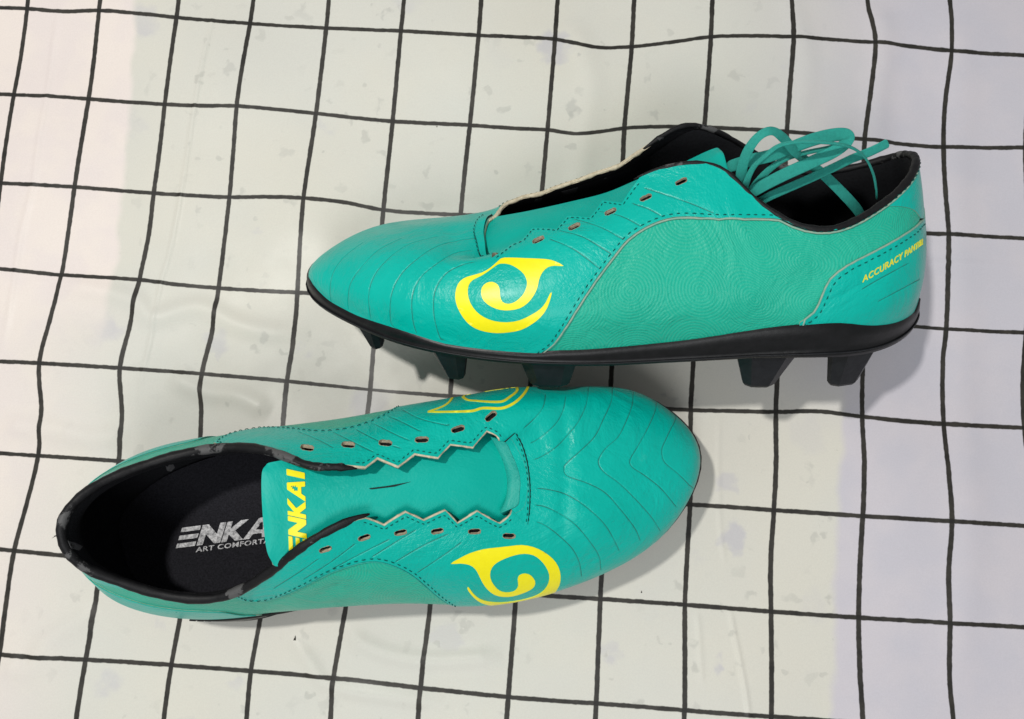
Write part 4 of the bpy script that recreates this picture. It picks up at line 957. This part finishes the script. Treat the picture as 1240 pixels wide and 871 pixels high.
def cloth_mat():
    m, nt, b = nodes('checked_cloth'); L = nt.links
    uv = N(nt, 'ShaderNodeUVMap'); uv.uv_map = 'UVMap'; sp = N(nt, 'ShaderNodeSeparateXYZ'); L.new(uv.outputs[0], sp.inputs[0])
    tc = N(nt, 'ShaderNodeTexCoord'); ob = tc.outputs['Object']
    def math_(op, a, b_=None, c=None):
        n = N(nt, 'ShaderNodeMath', operation=op)
        for k, x in enumerate((a, b_, c)):
            if x is None: continue
            if isinstance(x, (int, float)): n.inputs[k].default_value = x
            else: L.new(x, n.inputs[k])
        return n.outputs[0]
    def noise(sc_, det=3, rg=.55, src=None, w_=0):
        n = N(nt, 'ShaderNodeTexNoise', ins={'Scale': float(sc_), 'Detail': float(det), 'Roughness': rg})
        if w_: n.noise_dimensions = '4D'; n.inputs['W'].default_value = w_
        L.new(src or ob, n.inputs['Vector']); return n.outputs['Fac']
    def rng(x, a, b_, c=0, d=1, smooth=True):
        n = N(nt, 'ShaderNodeMapRange', ins={'From Min': a, 'From Max': b_, 'To Min': c, 'To Max': d}); n.interpolation_type = 'SMOOTHSTEP' if smooth else 'LINEAR'
        L.new(x, n.inputs['Value']); return n.outputs[0]
    def mix(f, a, b_, mode='MIX'):
        n = N(nt, 'ShaderNodeMixRGB', blend_type=mode)
        for k, x in (('Fac', f), ('Color1', a), ('Color2', b_)):
            if isinstance(x, (int, float)): n.inputs[k].default_value = x
            elif isinstance(x, tuple): n.inputs[k].default_value = x
            else: L.new(x, n.inputs[k])
        return n.outputs[0]
    u, v = sp.outputs[0], sp.outputs[1]
    jit = math_('MULTIPLY', math_('SUBTRACT', noise(260, 2), .5), .016)
    def line(x, hw):
        f = math_('ABSOLUTE', math_('SUBTRACT', math_('FRACT', math_('ADD', x, .5)), .5))
        return rng(math_('ADD', f, jit), hw-.006, hw+.006, 1, 0)
    lu, lv = line(u, .0295), line(v, .0225); ln_ = math_('MAXIMUM', lu, lv); both = math_('MULTIPLY', lu, lv)
    # ground colour of the thin cloth
    n1 = noise(9, 4); n2 = noise(30, 3)
    base = mix(rng(n1, .35, .65), lin(214, 213, 204), lin(218, 215, 203))
    warm = mix(rng(n2, .4, .6), lin(233, 222, 217), lin(237, 226, 218))
    lav = mix(rng(n2, .35, .65), lin(202, 199, 207), lin(208, 203, 209))
    nu = math_('MULTIPLY', math_('SUBTRACT', noise(45, 2), .5), .22)
    ul_ = math_('ADD', u, nu)
    upv = rng(v, 2.9, 3.9)                          # the sheet under the left edge ends more softly lower down
    hard = rng(math_('ADD', ul_, math_('MULTIPLY', v, -.06)), 1.42, 1.54, 1, 0); soft = rng(math_('ADD', ul_, math_('MULTIPLY', v, .03)), .4, 2.6, .9, 0)
    ml = math_('ADD', math_('MULTIPLY', hard, math_('SUBTRACT', 1.0, upv)), math_('MULTIPLY', soft, upv))
    hr = rng(math_('ADD', ul_, math_('MULTIPLY', v, .02)), 10.78, 10.9); sr = rng(ul_, 9.0, 11.6); lo_ = rng(v, 3.4, 4.4)
    mr = math_('ADD', math_('MULTIPLY', sr, math_('SUBTRACT', 1.0, lo_)), math_('MULTIPLY', hr, lo_))
    midm = math_('SUBTRACT', 1.0, math_('MAXIMUM', ml, mr))
    # stone chips of the floor showing faintly through
    dn = N(nt, 'ShaderNodeTexNoise', ins={'Scale': 130.0, 'Detail': 2.0}); L.new(ob, dn.inputs['Vector'])
    vd = N(nt, 'ShaderNodeMixRGB', blend_type='LINEAR_LIGHT'); vd.inputs['Fac'].default_value = .007; L.new(ob, vd.inputs['Color1']); L.new(dn.outputs['Color'], vd.inputs['Color2'])
    col = base
    for sc_, thr, cc, st in ((36, .36, lin(182, 180, 196), .48), (62, .36, lin(178, 178, 172), .5), (110, .3, lin(180, 180, 172), .5)):
        vo = N(nt, 'ShaderNodeTexVoronoi', ins={'Scale': float(sc_), 'Randomness': 1.0}); vo.distance = 'MANHATTAN' if sc_ == 62 else 'EUCLIDEAN'
        L.new(vd.outputs[0], vo.inputs['Vector']); sx = N(nt, 'ShaderNodeSeparateXYZ'); L.new(vo.outputs['Color'], sx.inputs[0])
        dd = math_('DIVIDE', vo.outputs['Distance'], math_('ADD', math_('MULTIPLY', sx.outputs[0], .8), .35))
        chip = rng(dd, thr*.6, thr*1.2, 1, 0); chip = math_('MULTIPLY', chip, rng(sx.outputs[1], .5, .8, 0, st)); chip = math_('MULTIPLY', chip, math_('ADD', math_('MULTIPLY', midm, .9), .06))
        chip = math_('MULTIPLY', chip, rng(noise(14, 2, .5, None, 3.0+sc_), .38, .6, .25, 1.0))
        col = mix(chip, col, cc)
    col = mix(ml, col, warm); col = mix(mr, col, lav)
    inkn = noise(120, 4, .7); ink = mix(rng(inkn, .3, .7), lin(34, 32, 28), lin(56, 53, 47)); ink = mix(both, ink, lin(30, 28, 24))
    weave = N(nt, 'ShaderNodeTexNoise', ins={'Scale': 1500.0, 'Detail': 2.0}); L.new(ob, weave.inputs['Vector'])
    col = mix(math_('MULTIPLY', rng(weave.outputs['Fac'], .35, .65), .05), col, (.2, .2, .2, 1))
    col = mix(ln_, col, ink); L.new(col, b.inputs['Base Color'])
    b.inputs['Specular IOR Level'].default_value = .36; rg_ = rng(noise(25, 3), .3, .7, .42, .6); L.new(rg_, b.inputs['Roughness'])
    bp = N(nt, 'ShaderNodeBump', ins={'Strength': .12, 'Distance': .0008}); L.new(math_('ADD', noise(60, 4), math_('MULTIPLY', noise(700, 2), .3)), bp.inputs['Height']); L.new(bp.outputs[0], b.inputs['Normal'])
    return m
me.materials.append(cloth_mat())
# floor under the cloth
lo_, hi_ = XY.reshape(-1, 2).min(0)-60, XY.reshape(-1, 2).max(0)+60
fz = float(Z.min())-.08
fo = mk('floor', [(lo_[0], lo_[1], fz), (hi_[0], lo_[1], fz), (hi_[0], hi_[1], fz), (lo_[0], hi_[1], fz)], [(0, 1, 2, 3)], plain('terrazzo', lin(190, 190, 180), .4, 0, 60, lin(160, 158, 160)), smooth=False); fo['kind'] = 'structure'
# crumbs on the cloth
for (x, y), sz, lab in (((357.5, 773), .13, 'dark wedge-shaped crumb on the cloth below the middle of the upright shoe'), ((777, 717), .07, 'tiny dark crumb on the cloth below the toe of the upright shoe'), ((529, 153), .06, 'tiny dark crumb on the cloth near a grid line above the tipped shoe')):
    c = at(x, y, .0); V = [c+np.array(p)*sz for p in ((-.5, -.8, 0), (.6, -.7, 0), (.1, 1.1, 0), (-.3, -.4, .7), (.3, -.4, .6), (.05, .6, .5))]
    fi = int(np.argmin(((verts[:, :2]-c[:2])**2).sum(1))); V = [p+np.array([0, 0, verts[fi, 2]-.005]) for p in V]
    o = mk('crumb', V, [(0, 2, 1), (3, 4, 5), (0, 1, 4, 3), (1, 2, 5, 4), (2, 0, 3, 5)], DEB, smooth=False); o['label'] = lab; o['category'] = 'crumb'; o['group'] = 'crumbs on the cloth'
for o in scn.objects:
    if '_o' in o: del o['_o']
